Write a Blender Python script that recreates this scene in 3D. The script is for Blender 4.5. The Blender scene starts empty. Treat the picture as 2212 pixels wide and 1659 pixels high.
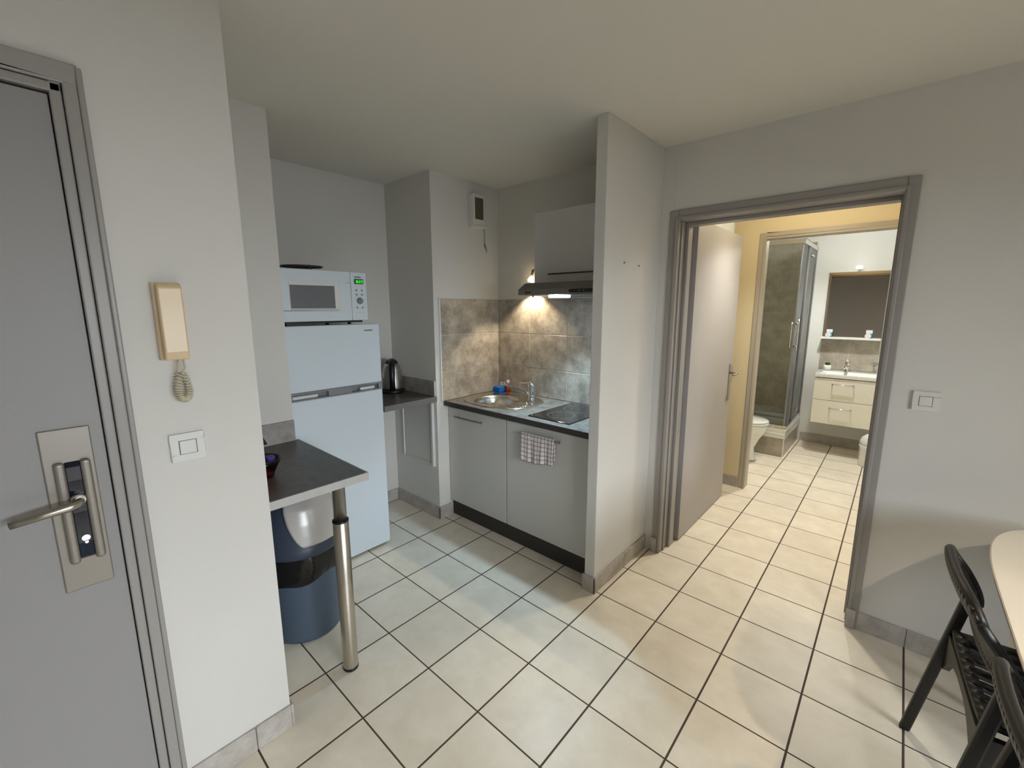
import bpy, bmesh, math, random
from mathutils import Vector, Matrix
random.seed(4)
T = 0.31                      # one floor tile in metres; all layout numbers below are in tiles
PI = math.pi
sc = bpy.context.scene
COL = sc.collection

# ------------------------------------------------------------------ materials
def lin(c):
    return tuple(((v/255)/12.92 if v/255 <= .04045 else ((v/255+.055)/1.055)**2.4) for v in c) + (1,)

def newmat(name):
    m = bpy.data.materials.new(name); m.use_nodes = True
    nt = m.node_tree; b = nt.nodes['Principled BSDF']
    return m, nt, b

def coords(nt):
    return nt.nodes.new('ShaderNodeTexCoord').outputs['Object']

def plain(name, rgb, rough=.5, metal=0, spec=.5, bump=0, bscale=300, mottle=0, mscale=8, coat=0, emit=0, emitc=None):
    m, nt, b = newmat(name)
    c = lin(rgb)
    b.inputs['Base Color'].default_value = c
    b.inputs['Roughness'].default_value = rough
    b.inputs['Metallic'].default_value = metal
    b.inputs['Specular IOR Level'].default_value = spec
    b.inputs['Coat Weight'].default_value = coat
    co = coords(nt)
    if mottle:
        n = nt.nodes.new('ShaderNodeTexNoise'); n.inputs['Scale'].default_value = mscale; n.inputs['Detail'].default_value = 6
        nt.links.new(co, n.inputs['Vector'])
        r = nt.nodes.new('ShaderNodeMapRange')
        r.inputs['From Min'].default_value = .3; r.inputs['From Max'].default_value = .7
        r.inputs['To Min'].default_value = 1-mottle; r.inputs['To Max'].default_value = 1+mottle
        nt.links.new(n.outputs['Fac'], r.inputs['Value'])
        h = nt.nodes.new('ShaderNodeHueSaturation'); h.inputs['Color'].default_value = c
        nt.links.new(r.outputs[0], h.inputs['Value']); nt.links.new(h.outputs[0], b.inputs['Base Color'])
    if bump:
        n = nt.nodes.new('ShaderNodeTexNoise'); n.inputs['Scale'].default_value = bscale; n.inputs['Detail'].default_value = 3
        nt.links.new(co, n.inputs['Vector'])
        bp = nt.nodes.new('ShaderNodeBump'); bp.inputs['Strength'].default_value = bump; bp.inputs['Distance'].default_value = .002
        nt.links.new(n.outputs['Fac'], bp.inputs['Height']); nt.links.new(bp.outputs[0], b.inputs['Normal'])
    if emit:
        b.inputs['Emission Color'].default_value = lin(emitc or rgb); b.inputs['Emission Strength'].default_value = emit
    return m

def concrete(name, a, c, rough=.45, scale=9):
    """mottled cement look tile"""
    m, nt, b = newmat(name); co = coords(nt)
    n1 = nt.nodes.new('ShaderNodeTexNoise'); n1.inputs['Scale'].default_value = scale; n1.inputs['Detail'].default_value = 9; n1.inputs['Roughness'].default_value = .62
    n2 = nt.nodes.new('ShaderNodeTexNoise'); n2.inputs['Scale'].default_value = scale*7; n2.inputs['Detail'].default_value = 4
    nt.links.new(co, n1.inputs['Vector']); nt.links.new(co, n2.inputs['Vector'])
    mx = nt.nodes.new('ShaderNodeMath'); mx.operation = 'MULTIPLY_ADD'; mx.inputs[1].default_value = .25
    nt.links.new(n2.outputs['Fac'], mx.inputs[0]); nt.links.new(n1.outputs['Fac'], mx.inputs[2])
    cr = nt.nodes.new('ShaderNodeValToRGB')
    cr.color_ramp.elements[0].position = .48; cr.color_ramp.elements[0].color = lin(a)
    cr.color_ramp.elements[1].position = .78; cr.color_ramp.elements[1].color = lin(c)
    nt.links.new(mx.outputs[0], cr.inputs['Fac']); nt.links.new(cr.outputs['Color'], b.inputs['Base Color'])
    b.inputs['Roughness'].default_value = rough
    bp = nt.nodes.new('ShaderNodeBump'); bp.inputs['Strength'].default_value = .15; bp.inputs['Distance'].default_value = .002
    nt.links.new(n2.outputs['Fac'], bp.inputs['Height']); nt.links.new(bp.outputs[0], b.inputs['Normal'])
    return m

def brushed(name, rgb, rough, stretch=(4, 4, 200)):
    m, nt, b = newmat(name); co = coords(nt)
    b.inputs['Base Color'].default_value = lin(rgb); b.inputs['Metallic'].default_value = 1
    mp = nt.nodes.new('ShaderNodeMapping'); mp.inputs['Scale'].default_value = stretch
    n = nt.nodes.new('ShaderNodeTexNoise'); n.inputs['Scale'].default_value = 3; n.inputs['Detail'].default_value = 4
    nt.links.new(co, mp.inputs[0]); nt.links.new(mp.outputs[0], n.inputs['Vector'])
    r = nt.nodes.new('ShaderNodeMapRange'); r.inputs['To Min'].default_value = rough-.06; r.inputs['To Max'].default_value = rough+.06
    nt.links.new(n.outputs['Fac'], r.inputs['Value']); nt.links.new(r.outputs[0], b.inputs['Roughness'])
    return m

def floor_material():
    m, nt, b = newmat('floor tiles'); N = nt.nodes.new; L = nt.links.new
    co = coords(nt)
    sep = N('ShaderNodeSeparateXYZ'); L(co, sep.inputs[0])
    d = []; fl = []
    for k, w in ((0, 1), (1, .82)):
        a = N('ShaderNodeMath'); a.operation = 'MULTIPLY'; a.inputs[1].default_value = 1/T; L(sep.outputs[k], a.inputs[0])
        p = N('ShaderNodeMath'); p.operation = 'PINGPONG'; p.inputs[1].default_value = .5; L(a.outputs[0], p.inputs[0])
        q = N('ShaderNodeMath'); q.operation = 'DIVIDE'; q.inputs[1].default_value = w; L(p.outputs[0], q.inputs[0]); d.append(q)
        f = N('ShaderNodeMath'); f.operation = 'FLOOR'; L(a.outputs[0], f.inputs[0]); fl.append(f)
    mn = N('ShaderNodeMath'); mn.operation = 'MINIMUM'; L(d[0].outputs[0], mn.inputs[0]); L(d[1].outputs[0], mn.inputs[1])
    mk = N('ShaderNodeMapRange'); mk.inputs['From Min'].default_value = .0105; mk.inputs['From Max'].default_value = .0135; L(mn.outputs[0], mk.inputs['Value'])
    cb = N('ShaderNodeCombineXYZ'); L(fl[0].outputs[0], cb.inputs[0]); L(fl[1].outputs[0], cb.inputs[1])
    wn = N('ShaderNodeTexWhiteNoise'); L(cb.outputs[0], wn.inputs['Vector'])
    # offset the marbling per tile
    ad = N('ShaderNodeVectorMath'); ad.operation = 'MULTIPLY_ADD'; ad.inputs[1].default_value = (9, 9, 9)
    L(wn.outputs['Color'], ad.inputs[0]); L(co, ad.inputs[2])
    n1 = N('ShaderNodeTexNoise'); n1.inputs['Scale'].default_value = 7; n1.inputs['Detail'].default_value = 8; n1.inputs['Roughness'].default_value = .6; n1.inputs['Distortion'].default_value = .3
    L(ad.outputs[0], n1.inputs['Vector'])
    cr = N('ShaderNodeValToRGB')
    cr.color_ramp.elements[0].position = .3; cr.color_ramp.elements[0].color = lin((218, 208, 190))
    cr.color_ramp.elements[1].position = .7; cr.color_ramp.elements[1].color = lin((234, 226, 210))
    L(n1.outputs['Fac'], cr.inputs['Fac'])
    hv = N('ShaderNodeMapRange'); hv.inputs['To Min'].default_value = .96; hv.inputs['To Max'].default_value = 1.04; L(wn.outputs['Value'], hv.inputs['Value'])
    hs = N('ShaderNodeHueSaturation'); L(cr.outputs['Color'], hs.inputs['Color']); L(hv.outputs[0], hs.inputs['Value'])
    mx = N('ShaderNodeMix'); mx.data_type = 'RGBA'; mx.inputs['A'].default_value = lin((78, 66, 56))
    L(mk.outputs[0], mx.inputs['Factor']); L(hs.outputs[0], mx.inputs['B'])
    L(mx.outputs['Result'], b.inputs['Base Color'])
    rr = N('ShaderNodeMapRange'); rr.inputs['To Min'].default_value = .85; rr.inputs['To Max'].default_value = .38; L(mk.outputs[0], rr.inputs['Value']); L(rr.outputs[0], b.inputs['Roughness'])
    n2 = N('ShaderNodeTexNoise'); n2.inputs['Scale'].default_value = 30; n2.inputs['Detail'].default_value = 4; L(co, n2.inputs['Vector'])
    hh = N('ShaderNodeMath'); hh.operation = 'MULTIPLY_ADD'; hh.inputs[1].default_value = .12; L(n2.outputs['Fac'], hh.inputs[0]); L(mk.outputs[0], hh.inputs[2])
    bp = N('ShaderNodeBump'); bp.inputs['Strength'].default_value = .5; bp.inputs['Distance'].default_value = .002
    L(hh.outputs[0], bp.inputs['Height']); L(bp.outputs[0], b.inputs['Normal'])
    return m

def glass_material(name, tint=(225, 236, 230)):
    m = bpy.data.materials.new(name); m.use_nodes = True; nt = m.node_tree; nt.nodes.clear()
    o = nt.nodes.new('ShaderNodeOutputMaterial'); t = nt.nodes.new('ShaderNodeBsdfTransparent'); g = nt.nodes.new('ShaderNodeBsdfGlossy')
    t.inputs['Color'].default_value = lin(tint); g.inputs['Roughness'].default_value = .02
    f = nt.nodes.new('ShaderNodeFresnel'); f.inputs['IOR'].default_value = 1.45
    x = nt.nodes.new('ShaderNodeMixShader'); nt.links.new(f.outputs[0], x.inputs[0]); nt.links.new(t.outputs[0], x.inputs[1]); nt.links.new(g.outputs[0], x.inputs[2])
    nt.links.new(x.outputs[0], o.inputs[0]); return m

def check_material():
    m, nt, b = newmat('checked cloth'); N = nt.nodes.new; L = nt.links.new
    uv = N('ShaderNodeUVMap'); sep = N('ShaderNodeSeparateXYZ'); L(uv.outputs[0], sep.inputs[0])
    d = []
    for k in (0, 1):
        p = N('ShaderNodeMath'); p.operation = 'PINGPONG'; p.inputs[1].default_value = .5; L(sep.outputs[k], p.inputs[0]); d.append(p)
    mn = N('ShaderNodeMath'); mn.operation = 'MINIMUM'; L(d[0].outputs[0], mn.inputs[0]); L(d[1].outputs[0], mn.inputs[1])
    mk = N('ShaderNodeMapRange'); mk.inputs['From Min'].default_value = .04; mk.inputs['From Max'].default_value = .075; L(mn.outputs[0], mk.inputs['Value'])
    mx = N('ShaderNodeMix'); mx.data_type = 'RGBA'; mx.inputs['A'].default_value = lin((72, 58, 72)); mx.inputs['B'].default_value = lin((222, 214, 214))
    L(mk.outputs[0], mx.inputs['Factor']); L(mx.outputs['Result'], b.inputs['Base Color']); b.inputs['Roughness'].default_value = .9
    return m

def weave_material():
    m, nt, b = newmat('black woven plastic'); N = nt.nodes.new; L = nt.links.new
    b.inputs['Base Color'].default_value = lin((38, 35, 33)); b.inputs['Roughness'].default_value = .42
    uv = N('ShaderNodeUVMap'); ck = N('ShaderNodeTexWave'); ck.inputs['Scale'].default_value = 1; ck.bands_direction = 'X'
    ck2 = N('ShaderNodeTexWave'); ck2.bands_direction = 'Y'; ck2.inputs['Scale'].default_value = 1
    L(uv.outputs[0], ck.inputs[0]); L(uv.outputs[0], ck2.inputs[0])
    mu = N('ShaderNodeMath'); mu.operation = 'MULTIPLY'; L(ck.outputs['Fac'], mu.inputs[0]); L(ck2.outputs['Fac'], mu.inputs[1])
    bp = N('ShaderNodeBump'); bp.inputs['Strength'].default_value = 1; bp.inputs['Distance'].default_value = .006
    L(mu.outputs[0], bp.inputs['Height']); L(bp.outputs[0], b.inputs['Normal'])
    cr = N('ShaderNodeMix'); cr.data_type = 'RGBA'; cr.inputs['A'].default_value = lin((8, 8, 8)); cr.inputs['B'].default_value = lin((46, 42, 39))
    L(mu.outputs[0], cr.inputs['Factor']); L(cr.outputs['Result'], b.inputs['Base Color'])
    return m

M = dict(
    wall=plain('wall paint', (209, 207, 203), .75, bump=.25, bscale=420, mottle=.015, mscale=3),
    ceil=plain('ceiling paint', (214, 212, 205), .85, bump=.15, bscale=300),
    hall=plain('hall wall paint', (224, 210, 176), .7, bump=.2, bscale=420),
    bath=plain('bathroom wall paint', (214, 216, 212), .6, bump=.15, bscale=420),
    frame=plain('grey gloss frame paint', (150, 146, 143), .38, bump=.1, bscale=60),
    leaf=plain('door leaf paint', (168, 165, 166), .45, bump=.25, bscale=500),
    leaf2=plain('entry door grey paint', (144, 142, 142), .45, bump=.25, bscale=500),
    frame2=plain('beige grey frame paint', (176, 168, 156), .4),
    floor=floor_material(),
    skirt=concrete('skirting tile', (160, 154, 148), (186, 181, 175), .4, 12),
    ktile=concrete('grey cement wall tile', (136, 127, 115), (186, 176, 161), .34, 9),
    btile=concrete('bathroom wall tile', (150, 142, 128), (180, 173, 160), .3, 8),
    grout=plain('pale grout', (206, 200, 188), .8),
    darkgap=plain('dark gap', (18, 16, 18), .9),
    whitegoods=plain('white enamel', (206, 216, 224), .32, bump=.12, bscale=500),
    whiteplastic=plain('white plastic', (214, 214, 212), .35),
    greyplastic=plain('grey plastic', (120, 124, 130), .4),
    silver=plain('silver plastic', (150, 152, 156), .3, metal=.6),
    cream=plain('aged cream plastic', (214, 190, 152), .3),
    cord=plain('cream cord', (196, 188, 164), .5),
    cab=plain('white cabinet laminate', (198, 197, 194), .35),
    kick=plain('dark plinth laminate', (52, 47, 43), .5),
    worktop=concrete('grey stone worktop', (96, 95, 91), (130, 128, 122), .25, 14),
    wedge=plain('dark worktop edge', (54, 50, 46), .4, mottle=.2, mscale=40),
    bartop=concrete('dark grey bar worktop', (70, 68, 66), (90, 87, 84), .36, 40),
    baredge=plain('light grey worktop edge', (176, 175, 174), .4, mottle=.03, mscale=30),
    splash=concrete('grey upstand laminate', (128, 124, 120), (156, 151, 146), .45, 14),
    steel=brushed('brushed steel', (196, 190, 180), .3, (90, 90, 1.5)),
    sinksteel=brushed('sink steel', (214, 209, 200), .24, (30, 30, 30)),
    chrome=plain('chrome', (220, 220, 222), .08, metal=1),
    satin=plain('satin nickel', (176, 170, 160), .32, metal=1),
    brass=plain('lock plate champagne metal', (142, 136, 128), .42, metal=.55),
    navy=plain('dark glossy insert', (14, 18, 34), .12),
    hood=plain('brown grey hood enamel', (112, 108, 101), .35, metal=.1),
    black=plain('black plastic', (14, 14, 15), .35),
    blackgloss=plain('black glass hob', (8, 8, 10), .06, coat=.5),
    binblue=plain('slate blue bin plastic', (74, 90, 108), .4),
    bindark=plain('dark slate lid plastic', (56, 66, 84), .42),
    binflap=plain('silver grey bin flap', (198, 196, 194), .3, metal=.15),
    bag=plain('black bin liner', (10, 10, 12), .22, bump=1, bscale=40),
    sponge=plain('blue sponge', (22, 104, 196), .9, bump=.6, bscale=250),
    soap=plain('amber soap bottle', (178, 62, 22), .2),
    pink=plain('pale pink cap', (226, 200, 196), .4),
    ceramic=plain('white ceramic', (224, 226, 222), .1, coat=.5),
    vanity=plain('cream white vanity lacquer', (232, 228, 214), .35),
    mirror=plain('mirror glass', (176, 166, 154), .02, metal=1),
    glass=glass_material('clear shower glass', (253, 255, 254)),
    pinkglass=glass_material('pink tinted glass', (240, 180, 170)),
    green=plain('dark plant green', (30, 62, 28), .6),
    blue=plain('turquoise carton', (40, 140, 170), .5),
    sachet=plain('purple wrapper', (52, 40, 130), .4),
    sachet2=plain('pale wrapper', (206, 190, 196), .4),
    orange=plain('orange glass sweets', (206, 92, 36), .3),
    table=plain('white table laminate', (224, 216, 202), .3),
    chair=plain('black matt plastic', (20, 19, 18), .45, bump=.2, bscale=300),
    weave=weave_material(), check=check_material(),
    bulb=plain('lit warm bulb', (255, 244, 214), .5, emit=14, emitc=(255, 226, 170)),
    led=plain('lit hood lamp', (240, 248, 255), .5, emit=24, emitc=(206, 228, 255)),
    mlamp=plain('lit mirror lamp', (255, 255, 250), .5, emit=2.5, emitc=(255, 250, 240)),
    hlamp=plain('lit hall globe', (255, 230, 180), .5, emit=4, emitc=(255, 208, 140)),
    mlamp2=plain('lit bathroom globe', (255, 246, 230), .5, emit=3),
    digits=plain('green display digits', (60, 255, 60), .5, emit=1.0, emitc=(50, 230, 60)),
)

# ------------------------------------------------------------------ mesh building
W = {}
class MB:
    def __init__(s): s.v = []; s.f = []; s.m = []; s.sm = []; s.uv = None
    def add(s, vs, fs, mi=0, smooth=False):
        o = len(s.v); s.v += [tuple(v) for v in vs]
        for f in fs: s.f.append([i+o for i in f]); s.m.append(mi); s.sm.append(smooth)
        return s
    def box(s, x0, x1, y0, y1, z0, z1, mi=0):
        vs = [(x, y, z) for z in (z0, z1) for y in (y0, y1) for x in (x0, x1)]
        return s.add(vs, [(0, 2, 3, 1), (4, 5, 7, 6), (0, 1, 5, 4), (2, 6, 7, 3), (0, 4, 6, 2), (1, 3, 7, 5)], mi)
    def prism(s, pts, ax, a0, a1, mi=0, smooth=False):
        """polygon pts in the two other axes extruded along ax"""
        def P(p, a):
            q = list(p); q.insert(ax, a); return q
        n = len(pts)
        vs = [P(p, a0) for p in pts] + [P(p, a1) for p in pts]
        fs = [[i, (i+1) % n, n+(i+1) % n, n+i] for i in range(n)]
        s.add(vs, fs, mi, smooth); s.add(vs, [list(range(n))[::-1], list(range(n, 2*n))], mi, False)
        return s
    def tube(s, path, r, seg=14, mi=0, cap=True, smooth=True, flat=1.0):
        path = [Vector(p) for p in path]; n = len(path)
        rs = r if isinstance(r, (list, tuple)) else [r]*n
        vs = []; up = None
        for i, p in enumerate(path):
            d = (path[min(i+1, n-1)] - path[max(i-1, 0)]).normalized()
            if up is None:
                up = Vector((0, 0, 1)) if abs(d.z) < .9 else Vector((1, 0, 0))
            a = d.cross(up).normalized(); b = a.cross(d).normalized(); up = b
            for k in range(seg):
                t = 2*PI*k/seg; vs.append(p + a*rs[i]*math.cos(t) + b*rs[i]*flat*math.sin(t))
        fs = [[i*seg+k, i*seg+(k+1) % seg, (i+1)*seg+(k+1) % seg, (i+1)*seg+k] for i in range(n-1) for k in range(seg)]
        s.add(vs, fs, mi, smooth)
        if cap: s.add(vs, [list(range(seg))[::-1], [(n-1)*seg+k for k in range(seg)]], mi, False)
        return s
    def lathe(s, cx, cy, prof, seg=40, mi=0, sx=1, sy=1, cap=True):
        vs = []; n = len(prof)
        for r, z in prof:
            for k in range(seg):
                t = 2*PI*k/seg; vs.append((cx+r*sx*math.cos(t), cy+r*sy*math.sin(t), z))
        fs = [[i*seg+k, i*seg+(k+1) % seg, (i+1)*seg+(k+1) % seg, (i+1)*seg+k] for i in range(n-1) for k in range(seg)]
        s.add(vs, fs, mi, True)
        if cap: s.add(vs, [list(range(seg))[::-1], [(n-1)*seg+k for k in range(seg)]], mi, False)
        return s
    def loft(s, rings, mi=0, cap=True, smooth=True, closed=True):
        n = len(rings[0]); vs = [v for r in rings for v in r]
        rng = range(n) if closed else range(n-1)
        fs = [[i*n+k, i*n+(k+1) % n, (i+1)*n+(k+1) % n, (i+1)*n+k] for i in range(len(rings)-1) for k in rng]
        s.add(vs, fs, mi, smooth)
        if cap: s.add(vs, [list(range(n))[::-1], [(len(rings)-1)*n+k for k in range(n)]], mi, False)
        return s
    def build(s, name, mat, parent=None, loc=None, bevel=0, seg=2, label=None, sub=0, solid=0):
        base = Vector(W[parent.name]) if parent else Vector(loc or (0, 0, 0))
        me = bpy.data.meshes.new(name)
        me.from_pydata([tuple((Vector(v)-base)*T) for v in s.v], [], s.f)
        mats = mat if isinstance(mat, (list, tuple)) else [mat]
        for k in mats: me.materials.append(M[k] if isinstance(k, str) else k)
        for p, mi, sm in zip(me.polygons, s.m, s.sm): p.material_index = mi; p.use_smooth = sm
        if s.uv:
            ul = me.uv_layers.new(name='UVMap')
            for l in me.loops: ul.data[l.index].uv = s.uv[l.vertex_index]
        bm = bmesh.new(); bm.from_mesh(me)
        if not s.uv: bmesh.ops.remove_doubles(bm, verts=bm.verts, dist=1e-6)
        bmesh.ops.recalc_face_normals(bm, faces=bm.faces); bm.to_mesh(me); bm.free()
        o = bpy.data.objects.new(name, me); COL.objects.link(o)
        if parent: o.parent = parent
        else: o.location = base*T
        W[o.name] = tuple(base)
        if solid:
            md = o.modifiers.new('thick', 'SOLIDIFY'); md.thickness = solid*T; md.offset = 0
        if bevel:
            md = o.modifiers.new('bevel', 'BEVEL'); md.width = bevel*T; md.segments = seg; md.limit_method = 'ANGLE'; md.angle_limit = math.radians(40); md.harden_normals = False
        if sub:
            md = o.modifiers.new('sub', 'SUBSURF'); md.levels = sub; md.render_levels = sub
        if label: o['label'] = label
        return o

def empty(name, loc):
    o = bpy.data.objects.new(name, None); COL.objects.link(o); o.location = Vector(loc)*T; o.empty_display_size = .05
    W[o.name] = tuple(loc); return o
def tag(o, label=None, cat=None, group=None, kind=None):
    if label: o['label'] = label
    if cat: o['category'] = cat
    if group: o['group'] = group
    if kind: o['kind'] = kind
    return o
def struct(o, label=None): return tag(o, label, kind='structure')
def box(*a, mi=0): return MB().box(*a, mi=mi)

def text(name, s, size, origin, right, up, mat, parent, extrude=.003):
    """flat lettering; origin/size in tiles, right/up unit vectors"""
    cu = bpy.data.curves.new(name, 'FONT'); cu.body = s; cu.size = size*T; cu.extrude = extrude*T; cu.resolution_u = 3
    t = bpy.data.objects.new(name, cu); COL.objects.link(t)
    dg = bpy.context.evaluated_depsgraph_get(); me = bpy.data.meshes.new_from_object(t.evaluated_get(dg))
    bpy.data.objects.remove(t); me.name = name; me.materials.clear(); me.materials.append(M[mat])
    r = Vector(right); u = Vector(up); n = r.cross(u)
    mt = Matrix((r, u, n)).transposed().to_4x4(); me.transform(mt)
    o = bpy.data.objects.new(name, me); COL.objects.link(o); o.parent = parent
    o.location = (Vector(origin)-Vector(W[parent.name]))*T; W[o.name] = tuple(origin)
    return o

def tiles(name, mat, plane, a, us, zs, sign, th=.03, gap=.014, label=None, back=.012, vertical=False):
    """tiled facing on plane 'x' or 'y' at coordinate a; us, zs joint positions; sign = way it faces"""
    mb = MB()
    def bb(u0, u1, z0, z1, t0, t1, mi):
        A, B = sorted((a+sign*t0, a+sign*t1))
        if plane == 'x': mb.box(A, B, u0, u1, z0, z1, mi)
        else: mb.box(u0, u1, A, B, z0, z1, mi)
    bb(us[0], us[-1], zs[0], zs[-1], 0.0, th-back, 1)
    for i in range(len(us)-1):
        for j in range(len(zs)-1):
            bb(us[i]+gap/2, us[i+1]-gap/2, zs[j]+gap/2, zs[j+1]-gap/2, 0.002, th, 0)
    return struct(mb.build(name, [mat, 'grout'], bevel=.004, seg=1), label)

H = 7.85
# ------------------------------------------------------------------ the room shell
struct(box(-8, 9.3, -10.2, 15.2, -.3, 0).build('floor', 'floor'), 'beige tiled floor with dark joints')
struct(box(-8, 9.3, -10.2, 15.2, H, H+.3).build('ceiling', 'ceil'), 'plain white ceiling')
# entry wall (faces +x) with its door opening
OY0, OY1, OZ = -6.86, -3.67, 6.79
w = box(-3.1, -2.56, OY1, -2.62, 0, H); w.box(-3.1, -2.56, OY0, OY1, OZ, H); w.box(-3.1, -2.56, -9.6, OY0, 0, H)
struct(w.build('wall_left', 'wall'), 'white entry wall carrying the intercom and a light switch')
struct(box(-5.1, -3.1, -2.9, -2.62, 0, H).build('wall_niche_side', 'wall'))
struct(box(-3.3, -3.12, -7.2, -3.3, 0, 7.2).build('wall_corridor', 'wall'))
struct(box(-5.1, -4.8, -2.62, -1.455, 0, H).build('wall_bar', 'wall'), 'narrow white wall behind the breakfast bar')
struct(box(-7.35, -7.05, -1.455, 1.87, 0, H).build('wall_fridge_back', 'wall'), 'white wall behind the fridge and microwave')
struct(box(-7.35, -5.1, -1.7, -1.455, 0, H).build('wall_fridge_side', 'wall'))
struct(box(-7.35, -5.32, 1.87, 3.94, 0, H).build('wall_duct', 'wall'), 'white boxed-out wall left of the kitchenette')
# wall with the hall doorway (faces -y)
DX0, DX1, DZ, WB = -.88, 2.40, 6.66, 4.60
w = box(-7.35, DX0, 3.94, WB, 0, H); w.box(DX0, DX1, 3.95, WB, DZ, H); w.box(DX1, 9.3, 3.95, WB, 0, H)
struct(w.build('wall_right', 'wall'), 'white wall holding the doorway to the hall')
struct(box(-1.32, -1.12, 1.94, 3.945, 0, H).build('wall_partition', 'wall', bevel=.012), 'short white partition wall between kitchenette and doorway')
struct(box(-3.3, 9.3, -9.9, -9.6, 0, H).build('wall_front', 'wall'))
w = box(9, 9.3, -9.6, -5.2, 0, H); w.box(9, 9.3, 1.0, 3.95, 0, H); w.box(9, 9.3, -5.2, 1.0, 0, .15); w.box(9, 9.3, -5.2, 1.0, 5.6, H)
struct(w.build('wall_window_side', 'wall'))
# hall
struct(box(-2.9, -2.6, WB, 8.6, 0, H).build('wall_hall_left', 'hall'))
struct(box(3.1, 3.4, WB, 8.6, 0, H).build('wall_hall_right', 'hall'))
BX0, BX1, BZ = -.40, 2.45, 6.74
w = box(-2.9, BX0, 8.6, 8.9, 0, H); w.box(BX0, BX1, 8.6, 8.9, BZ, H); w.box(BX1, 3.4, 8.6, 8.9, 0, H)
struct(w.build('wall_hall_back', 'hall'), 'warm lit hall wall around the bathroom doorway')
struct(box(-2.6, 3.1, WB, WB+.01, DZ+.05, H).build('wall_hall_front', 'hall'))
# bathroom
struct(box(-2.9, -2.6, 8.9, 14.88, 0, H).build('wall_bath_left', 'bath'))
struct(box(3.3, 3.6, 8.9, 14.88, 0, H).build('wall_bath_right', 'bath'))
struct(box(-2.9, 3.6, 14.88, 15.2, 0, H).build('wall_bath_back', 'bath'), 'pale bathroom wall behind mirror and shower')
struct(box(BX1+.01, 3.3, 8.9, 8.91, 0, H).build('wall_bath_front', 'bath'))

# ---- skirtings (one mesh each, tile joints modelled)
def skirt(name, plane, a, sign, u0, u1, joints=(), z=.30, th=.03, g=.006):
    mb = MB(); cuts = [u0]+[j for j in joints if u0 < j < u1]+[u1]
    for i in range(len(cuts)-1):
        A, B = sorted((a, a+sign*th)); p, q = cuts[i]+(g/2 if i else 0), cuts[i+1]-(g/2 if i < len(cuts)-2 else 0)
        if plane == 'x': mb.box(A, B, p, q, 0, z)
        else: mb.box(p, q, A, B, 0, z)
    return struct(mb.build(name, 'skirt', bevel=.008, seg=2))
J = [k for k in range(-9, 16)]
skirt('baseboard_left', 'x', -2.56, 1, OY1+.03, -2.62, [-3.0])
skirt('baseboard_left_end', 'y', -2.62, 1, -3.1, -2.53)
skirt('baseboard_right', 'y', 3.95, -1, 2.415, 9, J)
skirt('baseboard_partition', 'x', -1.12, 1, 1.91, 3.94, [3.0])
skirt('baseboard_partition_front', 'y', 1.94, -1, -1.35, -1.09)
skirt('baseboard_duct', 'y', 1.87, -1, -7.05, -5.29, [-6.2])
skirt('baseboard_duct_side', 'x', -5.32, 1, 1.84, 2.26)
skirt('baseboard_fridge_back', 'x', -7.05, 1, -1.4, 1.84, J)
skirt('baseboard_hall', 'y', 8.6, -1, -2.6, -.54, [-1.6])
skirt('baseboard_bath', 'y', 14.88, -1, .0, 3.3, [.13, 1.1, 2.1], z=.34)
skirt('baseboard_bath_side', 'x', 3.3, -1, 8.9, 14.85, J, z=.34)

# ---- doorway frames
def frame_profile(mb, x0, x1, ztop, yf, yb, face, facing=-1, lip=.05):
    """lining + architrave round an opening x0..x1 (inner faces), wall between yf and yb"""
    f = facing
    # architraves on the room side, with a raised inner bead
    def B(a, b, c, d, e, g): mb.box(min(a, b), max(a, b), min(c, d), max(c, d), e, g)
    y1 = yf+f*.035; y2 = yf+f*.055
    B(x0-face, x0-.0, yf-.0, y1, 0, ztop+face); B(x1, x1+face-.025, yf, y1, 0, ztop+face); B(x0, x1, yf, y1, ztop, ztop+face)
    B(x0-.05, x0, y1, y2, 0, ztop+.05); B(x1, x1+.05, y1, y2, 0, ztop+.05); B(x0, x1, y1, y2, ztop, ztop+.05)
mb = MB(); frame_profile(mb, DX0+.10, DX1-.10, DZ-.10, 3.95, WB, .165)
for (a, b) in ((DX0, DX0+.10), (DX1-.10, DX1)):
    mb.box(a, b, 3.95, WB, 0, DZ)
mb.box(DX0+.1, DX1-.1, 3.95, WB, DZ-.10, DZ)
mb.box(DX0+.10, DX0+.16, 4.28, 4.50, 0, DZ-.1); mb.box(DX1-.15, DX1-.10, 4.28, 4.50, 0, DZ-.1); mb.box(DX0+.16, DX1-.15, 4.28, 4.50, DZ-.16, DZ-.10)
mb.box(DX0+.10, DX0+.125, 4.06, 4.12, 0, DZ-.1); mb.box(DX1-.125, DX1-.10, 4.06, 4.12, 0, DZ-.1)
struct(mb.build('trim_1', 'frame', bevel=.01), 'grey painted frame round the doorway to the hall')
mb = MB(); mb.box(2.29, 2.405, 3.885, 3.95, 0, .32); mb.box(DX0-.075, DX0+.04, 3.87, 3.95, 0, .32)
struct(mb.build('trim_2', 'skirt', bevel=.008), 'small tile blocks at the foot of the hall door frame')
mb = MB(); frame_profile(mb, BX0+.05, BX1-.05, BZ-.05, 8.6, 8.9, .155)
mb.box(BX0, BX0+.05, 8.6, 8.9, 0, BZ); mb.box(BX1-.05, BX1, 8.6, 8.9, 0, BZ); mb.box(BX0, BX1, 8.6, 8.9, BZ-.05, BZ)
struct(mb.build('trim_3', 'frame2', bevel=.01), 'beige painted frame round the bathroom doorway')

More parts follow.
